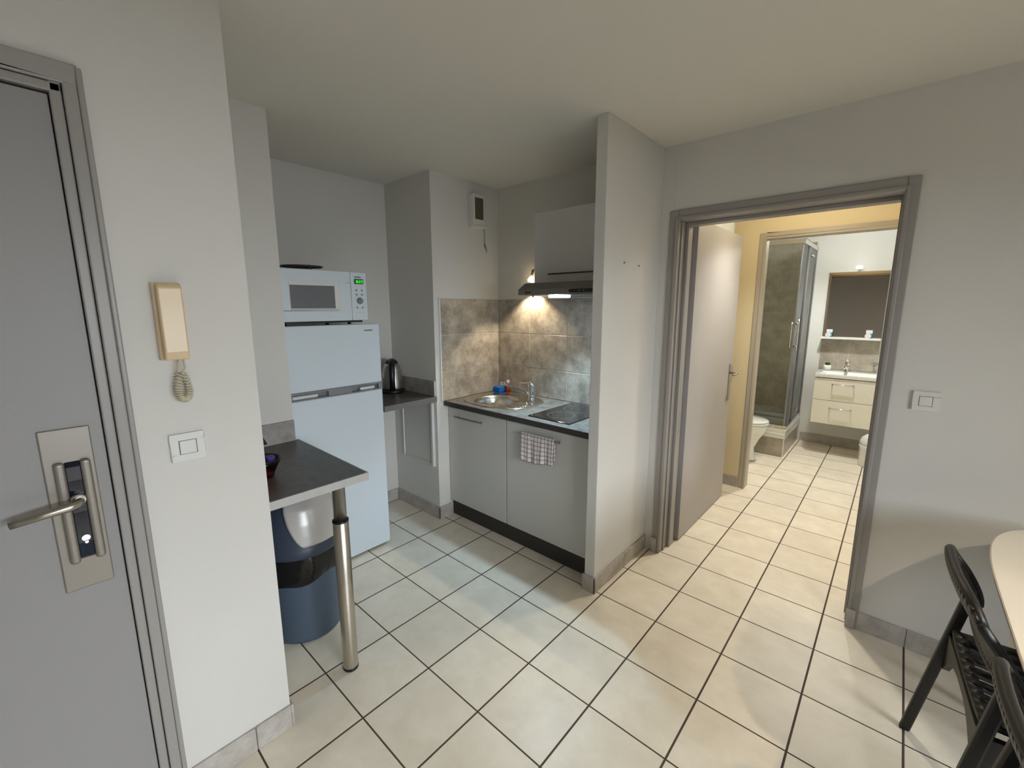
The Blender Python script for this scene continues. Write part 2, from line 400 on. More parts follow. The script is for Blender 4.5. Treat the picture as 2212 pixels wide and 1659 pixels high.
# ------------------------------------------------------------------ entry door
d = empty('door_1', (-2.62, -5.3, 0)); struct(d, 'grey entry door on the left with long lock plate and lever handle')
mb = MB(); f = -2.56
mb.box(f, f+.035, OY1, OY1+.04, 0, OZ+.05); mb.box(-3.1, f+.03, OY1-.085, OY1, 0, OZ+.05)
mb.box(-3.1, f+.005, OY1-.16, OY1-.09, 0, OZ-.06)
mb.box(f, f+.03, OY0, OY1, OZ-.09, OZ+.05); mb.box(-3.1, f+.03, OY0, OY1, OZ-.085, OZ); mb.box(-3.1, f+.005, OY0, OY1-.09, OZ-.16, OZ-.09)
mb.box(-3.1, f+.03, OY0, OY0+.15, 0, OZ)
mb.build('door_frame', 'frame', d, bevel=.012, seg=3)
box(-2.9, -2.64, OY0+.14, OY1-.15, .01, OZ-.15).build('door_gap', 'darkgap', d)
box(-2.80, -2.585, OY0+.17, OY1-.168, .02, OZ-.178).build('door_leaf', 'leaf2', d, bevel=.006)
LX = -2.585
mb = box(LX, LX+.02, -4.222, -3.918, 2.63, 4.04)
lp = mb.build('lock_plate', 'brass', d, bevel=.012, seg=3, label='champagne coloured metal lock plate')
for (a, b) in ((-4.165, -4.10), (-4.01, -3.945)):
    box(LX+.018, LX+.075, a, b, 2.88, 3.77).build('raised_rail', 'brass', lp, bevel=.025, seg=4)
mb = MB()
pts = [(2.90, .02), (2.93, .06), (3.05, .05), (3.32, .045), (3.60, .05), (3.72, .06), (3.76, .02)]
mb.prism([(LX+b, a) for a, b in pts], 1, -4.10, -4.01)
mb.build('glossy_insert', 'navy', lp, bevel=.004)
mb = MB(); mb.tube([(LX+.04, -4.055, 3.44), (LX+.10, -4.055, 3.44)], [.055, .045], 24)
mb.build('handle_rose', 'satin', lp)
mb = MB(); mb.tube([(LX+.05, -4.055, 3.44), (LX+.15, -4.055, 3.44), (LX+.185, -4.075, 3.437), (LX+.195, -4.12, 3.43), (LX+.19, -4.25, 3.415), (LX+.18, -4.44, 3.39)], [.032, .034, .037, .037, .032, .028], 18)
mb.build('lever_handle', 'satin', lp)
mb = MB(); mb.tube([(LX+.04, -4.05, 3.09), (LX+.062, -4.05, 3.09)], .027, 20); mb.tube([(LX+.05, -4.05, 3.055), (LX+.07, -4.05, 3.055)], .012, 10)
mb.build('lock_cylinder', 'chrome', lp)

# ------------------------------------------------------------------ things on the entry wall
t = empty('intercom_handset', (-2.56, -3.28, 4.53)); tag(t, 'cream intercom handset with coiled cord on the entry wall', 'intercom')
box(-2.56, -2.50, -3.395, -3.185, 4.54, 5.235).build('wall_plate', 'cream', t, bevel=.012, seg=3)
mb = MB(); mb.prism([(-2.495, 4.545), (-2.41, 4.545), (-2.395, 4.62), (-2.40, 4.85), (-2.405, 5.1), (-2.40, 5.19), (-2.43, 5.225), (-2.495, 5.225), (-2.485, 5.0), (-2.47, 4.9), (-2.485, 4.78)], 1, -3.375, -3.195)
mb.build('handset', 'cream', t, bevel=.014, seg=3)
# coiled cord: helix round a hanging loop
def loop(u):
    return Vector((-2.49+.02*math.sin(u*PI), -3.262+.035*math.sin(u*2*PI)*1.0+.012*math.cos(u*PI), 4.42-.25*math.sin(u*PI)))
mb = MB(); path = []
path += [Vector((-2.45, -3.245, 4.55)), Vector((-2.45, -3.235, 4.47)), Vector((-2.455, -3.25, 4.43))]
N = 460
for i in range(N+1):
    u = i/N; c = loop(u); dd = (loop(min(1, u+.01))-loop(max(0, u-.01))).normalized()
    a = dd.cross(Vector((1, 0, 0))).normalized(); b = a.cross(dd); ang = u*2*PI*26
    path.append(c+a*.024*math.cos(ang)+b*.024*math.sin(ang))
path += [Vector((-2.47, -3.29, 4.44)), Vector((-2.48, -3.28, 4.50)), Vector((-2.50, -3.27, 4.55))]
mb.tube(path, .008, 6); mb.build('coiled_cord', 'cord', t)

def switch(name, plane, c, label):
    """c = centre on the wall; plate .27 wide"""
    x, y, z = c
    t = empty(name, (x, y, z-.135)); tag(t, label, 'light switch')
    if plane == 'x':
        mb = MB(); mb.box(x, x+.03, y-.135, y+.135, z-.135, z-.07); mb.box(x, x+.03, y-.135, y+.135, z+.07, z+.135)
        mb.box(x, x+.03, y-.135, y-.07, z-.07, z+.07); mb.box(x, x+.03, y+.07, y+.135, z-.07, z+.07)
        mb.build('cover_plate', 'whiteplastic', t, bevel=.004)
        box(x, x+.036, y-.065, y+.065, z-.065, z+.065).build('rocker', 'whiteplastic', t, bevel=.006)
        box(x, x+.012, y-.072, y+.072, z-.072, z+.072).build('shadow_gap', 'greyplastic', t)
    else:
        mb = MB(); mb.box(x-.135, x+.135, y-.03, y, z-.135, z-.07); mb.box(x-.135, x+.135, y-.03, y, z+.07, z+.135)
        mb.box(x-.135, x-.07, y-.03, y, z-.07, z+.07); mb.box(x+.07, x+.135, y-.03, y, z-.07, z+.07)
        mb.build('cover_plate', 'whiteplastic', t, bevel=.004)
        box(x-.065, x+.065, y-.036, y, z-.065, z+.065).build('rocker', 'whiteplastic', t, bevel=.006)
        box(x-.072, x+.072, y-.012, y, z-.072, z+.072).build('shadow_gap', 'greyplastic', t)
switch('light_switch', 'x', (-2.56, -3.275, 3.70), 'square white light switch below the cream intercom')
switch('light_switch', 'y', (2.81, 3.95, 3.73), 'square white light switch right of the hall doorway')

# ------------------------------------------------------------------ breakfast bar
t = empty('breakfast_bar', (-3.7, -2.0, 0)); tag(t, 'dark grey breakfast bar worktop on one round steel leg', 'counter')
mb = box(-4.8, -2.625, -2.612, -1.41, 2.765, 2.863); mb.build('worktop', 'bartop', t, bevel=.003)
mb = box(-2.625, -2.605, -2.612, -1.41, 2.76, 2.863); mb.box(-4.8, -2.605, -1.41, -1.395, 2.76, 2.863); mb.build('edge_strip', 'baredge', t, bevel=.003, label='light grey edge strip')
box(-4.8, -4.765, -2.612, -1.455, 2.863, 3.205).build('upstand', 'splash', t, bevel=.004)
lg = (-2.84, -1.71)
mb = MB(); mb.lathe(lg[0], lg[1], [(.098, .03), (.1, .05), (.1, 2.22), (.095, 2.225)], 40); lo = mb.build('leg', 'steel', t, label='brushed steel leg')
mb = MB(); mb.lathe(lg[0], lg[1], [(.083, 2.2), (.083, 2.74), (.115, 2.74), (.115, 2.765)], 40); mb.build('inner_tube', 'steel', lo)
mb = MB(); mb.lathe(lg[0], lg[1], [(.103, 2.21), (.103, 2.235), (.086, 2.235)], 40); mb.build('black_ring', 'black', lo)
mb = MB(); mb.lathe(lg[0], lg[1], [(.1, 0), (.103, .03), (.099, .032)], 40); mb.build('foot_cap', 'black', lo)

# glass bowl of wrapped sweets + black machine tip behind the wall end
t = empty('sweet_bowl', (-3.47, -2.385, 2.863)); tag(t, 'pink glass bowl holding wrapped sweets on the breakfast bar', 'bowl')
mb = MB(); cx, cy = -3.47, -2.385
mb.lathe(cx, cy, [(.12, 2.863), (.135, 2.87), (.15, 2.93), (.20, 3.03), (.235, 3.10), (.225, 3.10), (.19, 3.03), (.14, 2.94), (.11, 2.885)], 28); mb.build('glass_bowl', 'pinkglass', t)
mb = MB(); mb.lathe(cx, cy, [(.11, 2.886), (.135, 2.93), (.15, 2.965), (.02, 2.985)], 20); mb.build('sweets_layer', 'orange', t)
mb = MB(); mb.box(cx-.02, cx+.08, cy+.05, cy+.15, 3.04, 3.13); mb.build('purple_wrapper', 'sachet', t, bevel=.02)
mb = MB(); mb.lathe(cx+.06, cy+.07, [(.01, 2.97), (.06, 2.99), (.07, 3.01), (.02, 3.05)], 12); mb.build('pale_wrapper', 'sachet2', t)
t = empty('coffee_maker', (-4.45, -2.30, 2.863)); tag(t, 'black coffee maker mostly hidden behind the entry wall end', 'coffee maker')
mb = box(-4.68, -4.25, -2.58, -2.12, 2.863, 2.93); mb.box(-4.68, -4.45, -2.58, -2.3, 2.93, 3.15); mb.build('machine_body', 'black', t, bevel=.02)
mb = MB(); mb.prism([(-2.3, 3.15), (-2.02, 3.15), (-1.93, 2.95), (-1.96, 2.94), (-2.3, 3.02)], 0, -4.68, -4.60); mb.build('spout', 'black', t, bevel=.006)

# ------------------------------------------------------------------ pedal/swing bin
bx, by = -4.35, -1.92
bx, by = -4.20, -1.72
t = empty('swing_bin', (bx, by, 0)); tag(t, 'slate blue swing-top bin with black liner under the breakfast bar', 'bin')
mb = MB(); mb.lathe(bx, by, [(.47, 0), (.505, .02), (.51, .06), (.535, .6), (.56, 1.30), (.565, 1.42)], 56); mb.build('bin_body', 'binblue', t)
mb = MB(); rings = []
for (r, z, amp) in ((.558, .99, .0), (.572, 1.02, .012), (.578, 1.2, .016), (.582, 1.36, .012), (.58, 1.44, .003)):
    ring = []
    for k in range(96):
        a = 2*PI*k/96; q = r+amp*(math.sin(a*9+z*7)+.6*math.sin(a*23-z*11))*.6
        zz = z+(.05*math.sin(a*2.0+1.0)+.03*math.sin(a*5) if z < 1.1 else 0)
        ring.append((bx+q*math.cos(a), by+q*math.sin(a), zz))
    rings.append(ring)
mb.loft(rings, cap=False); mb.build('bin_liner', 'bag', t)
mb = MB(); prof = [(.57, 1.40), (.598, 1.42), (.60, 1.50), (.588, 1.54), (.58, 1.56), (.56, 1.72), (.52, 1.90), (.45, 2.10), (.34, 2.26), (.18, 2.35), (.02, 2.38)]
mb.lathe(bx, by, prof, 64); lid = mb.build('bin_lid', 'bindark', t)
# flap: patch of the dome pushed out, pointed towards the front
def dome_r(z):
    pr = prof[4:]
    for (r0, z0), (r1, z1) in zip(pr, pr[1:]):
        if z0 <= z <= z1: return r0+(r1-r0)*(z-z0)/(z1-z0)
    return .02
a0 = math.radians(8)
rings = []
nz = 26
for i in range(nz+1):
    z = 1.585+(2.35-1.585)*i/nz
    u = i/nz
    half = math.radians(22+44*(1-(1-min(1, u*1.5))**2)*1.0)
    half = math.radians(26+30*min(1, u*1.3)**.7)
    r = dome_r(z)+.022
    rings.append([(bx+r*math.cos(a0-half+2*half*k/24), by+r*math.sin(a0-half+2*half*k/24), z+.01) for k in range(25)])
mb = MB(); mb.loft(rings, cap=False, closed=False)
mb.build('swing_flap', 'binflap', lid, solid=.02, label='silver grey swing flap')

# ------------------------------------------------------------------ fridge
t = empty('refrigerator', (-6.1, -.42, 0)); tag(t, 'white fridge freezer carrying a microwave', 'refrigerator')
mb = box(-6.95, -5.42, -1.33, .50, .08, 4.66); mb.build('fridge_body', 'whitegoods', t, bevel=.02)
box(-5.425, -5.40, -1.30, .465, .09, 4.65).build('door_seal', 'greyplastic', t)
mb = box(-5.40, -5.26, -1.335, .475, .07, 3.385); mb.build('fridge_door', 'whitegoods', t, bevel=.022, seg=3)
mb = box(-5.40, -5.26, -1.335, .475, 3.53, 4.69); up = mb.build('freezer_door', 'whitegoods', t, bevel=.022, seg=3)
mb = MB(); mb.box(-5.40, -5.25, -1.335, .477, 3.505, 3.53); mb.box(-5.40, -5.25, -1.335, .477, 3.385, 3.405); mb.box(-5.40, -5.37, -1.33, .47, 3.40, 3.51)
for a, b in ((-1.335, -1.26), (.40, .477), (-.62, -.17)): mb.box(-5.38, -5.262, a, b, 3.40, 3.51)
mb.build('handle_strip', 'silver', t, bevel=.006, label='silver grip recess between the doors')
for a, b in ((-1.25, -.80), (.02, .33)): box(-5.37, -5.30, a, b, 3.405, 3.47).build('grip_cup', 'whiteplastic', t, bevel=.02)
box(-5.262, -5.252, .14, .315, 4.555, 4.58).build('maker_badge', 'greyplastic', up, bevel=.004)
for x in (-5.6, -6.8):
    for y in (-1.2, .35): mb = MB(); mb.lathe(x, y, [(.05, 0), (.05, .09)], 12); mb.build('foot', 'black', t)

# ------------------------------------------------------------------ microwave on the fridge
t = empty('microwave', (-5.9, -.5, 4.69)); tag(t, 'white microwave with green clock standing on the fridge', 'microwave')
zb, zt = 4.762, 5.652
mb = box(-6.5, -5.36, -1.29, .262, zb+.02, zt); mb.build('oven_body', 'whiteplastic', t, bevel=.02)
mb = MB(); X0, X1 = -5.36, -5.30   # door as a frame round the window
mb.box(X0, X1, -1.295, -.052, zb, 4.945); mb.box(X0, X1, -1.295, -.052, 5.46, zt); mb.box(X0, X1, -1.295, -1.145, 4.945, 5.46); mb.box(X0, X1, -.27, -.052, 4.945, 5.46)
dr = mb.build('oven_door', 'whitegoods', t, bevel=.008)
mb = MB(); o = [(-1.145, 4.945), (-.27, 4.945), (-.27, 5.46), (-1.145, 5.46)]; i_ = [(-1.12, 5.0), (-.355, 5.0), (-.355, 5.375), (-1.12, 5.375)]
mb.loft([[(X1-.01, a, b) for a, b in o], [(X0+.01, a, b) for a, b in i_]], cap=False, smooth=False); mb.build('window_bezel', 'whiteplastic', dr, solid=.004)
box(X0, X0+.02, -1.13, -.345, 4.99, 5.385).build('window_mesh', plain('grey perforated oven window', (108, 110, 114), .3), dr)
cp = box(-5.36, -5.298, -.045, .27, zb, zt).build('control_panel', 'whitegoods', t, bevel=.014, seg=3)
XC = -5.298
box(XC-.001, XC+.004, .03, .155, 5.55, 5.575).build('maker_badge', 'greyplastic', cp)
dp = box(XC-.002, XC+.004, .024, .203, 5.437, 5.527).build('clock_display', 'black', cp)
SEG = {'1': 'bc', '6': 'acdefg', '2': 'abged'}
def digit(mb, ch, y0, z0, w=.026, h=.052, k=.0055):
    S = dict(a=(y0, y0+w, z0+h-k, z0+h), g=(y0, y0+w, z0+h/2-k/2, z0+h/2+k/2), d=(y0, y0+w, z0, z0+k),
             f=(y0, y0+k, z0+h/2, z0+h), b=(y0+w-k, y0+w, z0+h/2, z0+h), e=(y0, y0+k, z0, z0+h/2), c=(y0+w-k, y0+w, z0, z0+h/2))
    for s_ in SEG[ch]: y_0, y_1, z_0, z_1 = S[s_]; mb.box(XC+.004, XC+.006, y_0, y_1, z_0, z_1)
mb = MB()
for ch, y0 in (('1', .035), ('6', .073), ('2', .121), ('2', .162)): digit(mb, ch, y0, 5.456)
for z in (5.472, 5.49): mb.box(XC+.004, XC+.006, .107, .113, z, z+.007)
mb.build('clock_digits', 'digits', dp)
for (y, z) in ((.055, 5.32), (.165, 5.32), (.055, 5.24), (.165, 5.24), (.055, 5.0), (.165, 5.0)):
    mb = MB(); mb.tube([(XC-.005, y, z), (XC+.010, y, z)], .018, 12); mb.build('button', 'silver', cp)
mb = MB(); mb.tube([(XC-.01, .115, 5.125), (XC+.02, .115, 5.125), (XC+.045, .115, 5.125)], [.064, .06, .05], 28)
mb.box(XC+.04, XC+.055, .108, .122, 5.09, 5.17); mb.build('dial', 'silver', cp)
box(XC-.005, XC+.01, .035, .21, 4.825, 4.91).build('door_button', 'whiteplastic', cp, bevel=.008)
for x, y in ((-5.5, -.45), (-5.5, -.02), (-6.3, -.02), (-6.3, -1.15), (-5.5, -1.2)):
    mb = MB(); mb.lathe(x, y, [(.035, 4.69), (.035, 4.79)], 10); mb.build('foot', 'black', t)
box(-6.4, -5.345, -1.24, .17, 4.725, 4.785).build('underside', 'black', t)
# wire trivet on the microwave
t = empty('wire_rack', (-5.7, -.8, zt)); mb = MB()
cx, cy, zz = -5.62, -.78, zt+.065
for r in (.34, .24, .13): mb.tube([(cx+r*math.cos(a*PI/24), cy+r*math.sin(a*PI/24), zz) for a in range(49)], .010, 8, cap=False)
for k in range(6):
    a = k*PI/3; mb.tube([(cx+.05*math.cos(a), cy+.05*math.sin(a), zz), (cx+.34*math.cos(a), cy+.34*math.sin(a), zz)], .01, 8)
for k in range(3):
    a = k*2*PI/3+.3; mb.tube([(cx+.22*math.cos(a), cy+.22*math.sin(a), zt), (cx+.24*math.cos(a), cy+.24*math.sin(a), zz)], .01, 8)
bpy.data.objects.remove(t); o = mb.build('wire_rack', 'kick', loc=(cx, cy, zt)); tag(o, 'round wire rack lying on top of the microwave', 'rack')

# ------------------------------------------------------------------ side counter with kettle
t = empty('side_counter', (-6.2, 1.17, 2.9)); tag(t, 'dark grey side worktop between fridge and kitchenette wall', 'counter')
box(-7.05, -5.315, .52, 1.87, 2.88, 2.993).build('worktop', 'bartop', t, bevel=.004)
box(-5.315, -5.298, .52, 1.87, 2.875, 2.993).build('edge_strip', plain('mid grey worktop edge', (112, 112, 114), .4), t, bevel=.003)
mb = box(-7.05, -5.36, 1.84, 1.87, 2.993, 3.34); mb.box(-7.05, -7.02, .52, 1.84, 2.993, 3.34); mb.build('upstand', 'splash', t, bevel=.003)
box(-5.36, -5.345, 1.838, 1.87, 2.993, 3.345).build('upstand_end', 'whiteplastic', t)
kx, ky, kz = -6.56, 1.53, 2.993
t = empty('kettle', (kx, ky, kz)); tag(t, 'steel and black electric kettle on the side worktop', 'kettle')
mb = MB(); mb.lathe(kx, ky, [(.27, kz), (.29, kz+.01), (.29, kz+.06), (.25, kz+.08)], 40); mb.build('power_base', 'black', t)
mb = MB(); mb.lathe(kx, ky, [(.25, kz+.08), (.262, kz+.1), (.262, kz+.13), (.25, kz+.30), (.225, kz+.48), (.185, kz+.63), (.15, kz+.69)], 44); mb.build('kettle_body', 'steel', t)
mb = MB(); mb.lathe(kx, ky, [(.152, kz+.685), (.13, kz+.74), (.09, kz+.78), (.03, kz+.80)], 36); mb.build('lid', 'black', t)
dv = Vector((2.455-kx, -4.17-ky, 0)).normalized()
base = Vector((kx, ky, 0)); path = [base+dv*r+Vector((0, 0, kz+z)) for r, z in ((.10, .76), (.22, .72), (.31, .60), (.34, .40), (.33, .20), (.27, .11))]
mb = MB(); mb.tube(path, [.07, .075, .07, .065, .062, .07], 16); mb.build('handle', 'black', t)

# hatch in the duct wall
t = empty('access_hatch', (-6.0, 1.87, 1.3)); tag(t, 'white wall hatch under the side worktop', 'hatch')
box(-6.60, -5.50, 1.855, 1.87, 1.36, 2.80).build('hatch_door', 'wall', t, bevel=.003)
mb = box(-6.66, -6.62, 1.825, 1.87, 1.32, 2.83); mb.build('side_strip', 'whiteplastic', t, bevel=.003)
box(-5.48, -5.42, 1.80, 1.87, 1.30, 2.83).build('side_strip', 'whiteplastic', t, bevel=.003)
box(-6.62, -5.48, 1.84, 1.87, 2.80, 2.83).build('top_strip', 'wall', t); box(-6.62, -5.48, 1.84, 1.87, 1.33, 1.36).build('bottom_strip', 'wall', t)

# ------------------------------------------------------------------ kitchenette
# tiled splashback
ZT = [2.86, 3.55, 4.37, 5.19]
tiles('wall_tiles_kitchen_back', 'ktile', 'y', 3.94, [-5.32, -4.27, -3.16, -2.05, -1.32], ZT, -1, label='cement grey wall tiles behind the sink and hob')
tiles('wall_tiles_kitchen_side', 'ktile', 'x', -5.32, [2.03, 3.91], ZT, 1, label='cement grey wall tiles left of the sink')
struct(box(-5.32, -5.285, 2.0, 2.035, 2.86, 5.21).build('trim_4', 'whiteplastic', bevel=.004), 'white edge bead of the kitchen tiles')
# base units
def base_unit(x0, x1, hx0, hx1, label):
    t = empty('base_cabinet', ((x0+x1)/2, 3.0, 0)); tag(t, label, 'cabinet', 'white base cabinets of the kitchenette')
    mb = box(x0+.01, x0+.06, 2.26, 3.90, .39, 2.755); mb.box(x1-.06, x1-.01, 2.26, 3.90, .39, 2.755); mb.box(x0+.06, x1-.06, 2.26, 3.90, .39, .45); mb.box(x0+.06, x1-.06, 3.86, 3.90, .45, 2.755)
    mb.build('cabinet_body', 'cab', t)
    dr = box(x0+.012, x1-.012, 2.20, 2.255, .395, 2.70).build('door', 'cab', t, bevel=.008)
    mb = MB(); mb.box(hx0, hx1, 2.11, 2.14, 2.505, 2.54)
    for h in (hx0+.09, hx1-.05): mb.box(h-.012, h+.012, 2.13, 2.20, 2.515, 2.54)
    mb.build('bar_handle', 'satin', dr, bevel=.005)
    box(x0, x1, 2.285, 2.32, 0, .39).build('plinth', 'kick', t, label='dark plinth')
    return t
base_unit(-5.32, -3.46, -5.02, -4.12, 'white base cabinet under the sink with bar handle')
base_unit(-3.46, -1.32, -3.06, -2.04, 'white base cabinet under the hob with towel hanging')

# worktop with round cut-out
SX, SY, SR = -4.40, 2.90, .545
def ring_pts(cx, cy, f, n):
    return [f(2*PI*k/n) for k in range(n)]
def rect_hit(a, x0, x1, y0, y1):
    c, s_ = math.cos(a), math.sin(a); ts = []
    if c > 1e-9: ts.append((x1-SX)/c)
    if c < -1e-9: ts.append((x0-SX)/c)
    if s_ > 1e-9: ts.append((y1-SY)/s_)
    if s_ < -1e-9: ts.append((y0-SY)/s_)
    t_ = min(ts); return SX+c*t_, SY+s_*t_
wx0, wx1, wy0, wy1 = -5.29, -1.32, 2.08, 3.91
angs = sorted([2*PI*k/72 for k in range(72)] + [math.atan2(b-SY, a-SX) % (2*PI) for a in (wx0, wx1) for b in (wy0, wy1)])
outer = [rect_hit(a, wx0, wx1, wy0, wy1) for a in angs]; inner = [(SX+(SR+.01)*math.cos(a), SY+(SR+.01)*math.sin(a)) for a in angs]
mb = MB(); n = len(angs); zt_, zb_ = 2.86, 2.762
rings = [[(x, y, zt_) for x, y in inner], [(x, y, zt_) for x, y in outer], [(x, y, zb_) for x, y in outer], [(x, y, zb_) for x, y in inner], [(x, y, zt_) for x, y in inner]]
vs = [v for r in rings for v in r]
for i in range(4):
    mb.add(vs, [[i*n+k, i*n+(k+1) % n, (i+1)*n+(k+1) % n, (i+1)*n+k] for k in range(n)], 0)
t = empty('kitchen_worktop', (-3.3, 3.0, 2.762)); tag(t, 'grey stone-look worktop with dark front edge over the base cabinets', 'worktop')
mb.build('worktop_slab', 'worktop', t)
box(wx0, wx1, 2.06, 2.08, 2.758, 2.863).build('front_edge', 'wedge', t, bevel=.003, label='dark brown front edge')

# sink
def selp(a, cx=-4.30, cy=3.02, A=.93, B=.745, n_=2.7):
    """point of the sink outline in direction a from the bowl centre"""
    lo_, hi_ = 0, 3
    for _ in range(40):
        m_ = (lo_+hi_)/2; x = SX+m_*math.cos(a)-cx; y = SY+m_*math.sin(a)-cy
        if abs(x/A)**n_+abs(y/B)**n_ < 1: lo_ = m_
        else: hi_ = m_
    return lo_
t = empty('kitchen_sink', (-4.3, 3.02, 2.86)); tag(t, 'oval stainless steel sink with round bowl set in the worktop', 'sink')
mb = MB(); NS = 96; rings = []
def rr(fo, z, bowl=None):
    out = []
    for k in range(NS):
        a = 2*PI*k/NS; R_ = selp(a)
        r = bowl if bowl is not None else SR+(R_-SR)*fo
        out.append((SX+r*math.cos(a), SY+r*math.sin(a), z))
    return out
for fo, z in ((1.0, 2.861), (.97, 2.878), (.92, 2.882), (.86, 2.872), (.80, 2.868), (.2, 2.868), (.1, 2.874), (.0, 2.872)): rings.append(rr(fo, z))
for r, z in ((SR-.02, 2.855), (SR-.04, 2.80), (SR-.05, 2.45), (SR-.09, 2.29), (SR-.17, 2.21), (.12, 2.185), (.10, 2.175), (.005, 2.175)): rings.append(rr(0, z, r))
mb.loft(rings, cap=False); mb.build('basin', 'sinksteel', t, solid=.006)
mb = MB()
for k in range(7):
    y = 2.62+k*.085; L_ = .33-.006*(k-2)**2*2
    mb.tube([(-3.83+.03*abs(k-3)/3, y, 2.868), (-3.81, y, 2.878), (-3.83+L_, y, 2.878), (-3.81+L_, y, 2.868)], .02, 8, flat=.5)
mb.build('drainer_ribs', 'sinksteel', t)
mb = MB(); mb.lathe(SX+.2, SY-.22, [(.12, 2.205), (.12, 2.21), (.09, 2.215), (.085, 2.195), (.03, 2.195), (.025, 2.25), (.045, 2.27), (.005, 2.28)], 24); mb.build('drain_basket', 'chrome', t)

t = empty('kitchen_tap', (-3.83, 3.47, 2.87)); tag(t, 'chrome mixer tap with long spout on the kitchen sink', 'tap')
mb = MB(); mb.lathe(-3.83, 3.47, [(.10, 2.868), (.10, 2.885), (.078, 2.89), (.078, 3.0), (.07, 3.10), (.082, 3.16), (.085, 3.24), (.07, 3.265)], 32); mb.build('tap_body', 'chrome', t)
mb = MB(); mb.tube([(-3.88, 3.465, 2.99), (-4.0, 3.455, 3.02), (-4.3, 3.43, 3.09), (-4.58, 3.41, 3.155), (-4.68, 3.40, 3.175)], [.042, .042, .038, .036, .034], 16)
mb.tube([(-4.60, 3.41, 3.165), (-4.72, 3.40, 3.165), (-4.745, 3.40, 3.10)], [.045, .048, .046], 16); mb.build('spout', 'chrome', t)
mb = MB(); mb.tube([(-3.80, 3.47, 3.275), (-3.9, 3.465, 3.262), (-4.15, 3.445, 3.235), (-4.27, 3.435, 3.195)], [.06, .045, .026, .022], 14, flat=.55); mb.build('lever', 'chrome', t)

o = box(-5.22, -4.98, 3.60, 3.84, 2.863, 3.0).build('sponge', 'sponge', loc=(-5.1, 3.72, 2.863), bevel=.02, seg=2); tag(o, 'bright blue sponge in the corner behind the kitchen sink', 'sponge')
t = empty('soap_bottle', (-4.90, 3.83, 2.863)); tag(t, 'small orange bottle with pink cap beside the blue sponge', 'bottle')
mb = MB(); mb.lathe(-4.90, 3.83, [(.05, 2.863), (.058, 2.87), (.058, 3.02), (.03, 3.07), (.025, 3.10)], 20); mb.build('bottle_body', 'soap', t)
mb = MB(); mb.lathe(-4.90, 3.83, [(.04, 3.09), (.042, 3.095), (.042, 3.165), (.035, 3.17)], 20); mb.build('cap', 'pink', t)
t = empty('hob', (-2.44, 3.05, 2.863)); tag(t, 'black glass hob set in the kitchen worktop', 'hob')
box(-2.935, -1.945, 2.275, 3.80, 2.862, 2.882).build('glass_plate', 'blackgloss', t, bevel=.006)
mb = MB()
for (y, r) in ((2.72, .27), (3.38, .33)):
    mb.tube([(-2.44+r*math.cos(a*PI/24), y+r*math.sin(a*PI/24), 2.882) for a in range(49)], .004, 4, cap=False, flat=.25)
mb.build('ring_marking', 'greyplastic', t)

# tea towel over the right handle
def towel():
    mb = MB(); mb.uv = []; vs = []; nx, nz_ = 44, 40
    x0, x1 = -2.965, -2.165
    front, backl = .535, .43
    for j in range(nz_+1):
        s_ = j/nz_*(front+backl+.06)
        for i in range(nx+1):
            u = i/nx; x = x0+(x1-x0)*u
            wv = .012*math.sin(u*13+.5)+.009*math.sin(u*29+1)
            if s_ < backl: y, z = 2.148, 2.553-(backl-s_)
            elif s_ < backl+.06:
                q = (s_-backl)/.06*PI; y, z = 2.1275+.0205*math.cos(q), 2.553+.012*math.sin(q)
            else: y, z = 2.107, 2.553-(s_-backl-.06)
            k = max(0, (2.55-z)/.5)
            if y < 2.12: y -= wv*k*1.6+.012*k; x += (.5-u)*.03*k*(1)+.0; z -= .03*math.sin(u*5)*k*(s_/1)
            else: y += abs(wv)*k*.3
            vs.append((x, y, z)); mb.uv.append((u*9.5, s_/.085))
    fs = [[j*(nx+1)+i, j*(nx+1)+i+1, (j+1)*(nx+1)+i+1, (j+1)*(nx+1)+i] for j in range(nz_) for i in range(nx)]
    mb.add(vs, fs, 0, True); return mb
o = towel().build('tea_towel', 'check', loc=(-2.56, 2.13, 2.03)); md = o.modifiers.new('thick', 'SOLIDIFY'); md.thickness = .0025; md.offset = 1
tag(o, 'white tea towel with dark check hanging from the right cabinet handle', 'towel')

# wall cabinet, hood, lamp
t = empty('wall_cabinet', (-2.29, 3.4, 5.47)); tag(t, 'plain white wall cabinet above the range hood', 'cabinet')
box(-3.25, -1.325, 2.90, 3.94, 5.475, 6.84).build('cabinet_body', 'cab', t, bevel=.003)
fd = box(-3.25, -1.325, 2.84, 2.895, 5.475, 6.84).build('flap_door', 'cab', t, bevel=.006)
mb = box(-2.86, -1.72, 2.76, 2.785, 5.63, 5.655); mb.box(-2.74, -2.715, 2.77, 2.84, 5.63, 5.655); mb.box(-1.86, -1.835, 2.77, 2.84, 5.63, 5.655); mb.build('bar_handle', plain('dark bar handle', (60, 55, 52), .35, metal=.6), fd, bevel=.005)
t = empty('range_hood', (-2.29, 3.1, 5.23)); tag(t, 'slim brown-grey range hood with lit lamp above the hob', 'range hood')
mb = MB(); prof_h = [(2.33, 5.235), (2.33, 5.345), (2.54, 5.472), (3.92, 5.472), (3.92, 5.235)]
mb.prism(prof_h, 0, -3.245, -1.325); hd = mb.build('hood_body', 'hood', t, bevel=.006)
mb = box(-3.15, -1.42, 2.45, 3.86, 5.225, 5.236); mb.build('filter_panel', 'satin', hd)
mb = MB(); mb.lathe(-2.46, 2.62, [(.19, 5.185), (.205, 5.19), (.205, 5.236)], 36); lampo = mb.build('lamp_disc', 'led', hd)
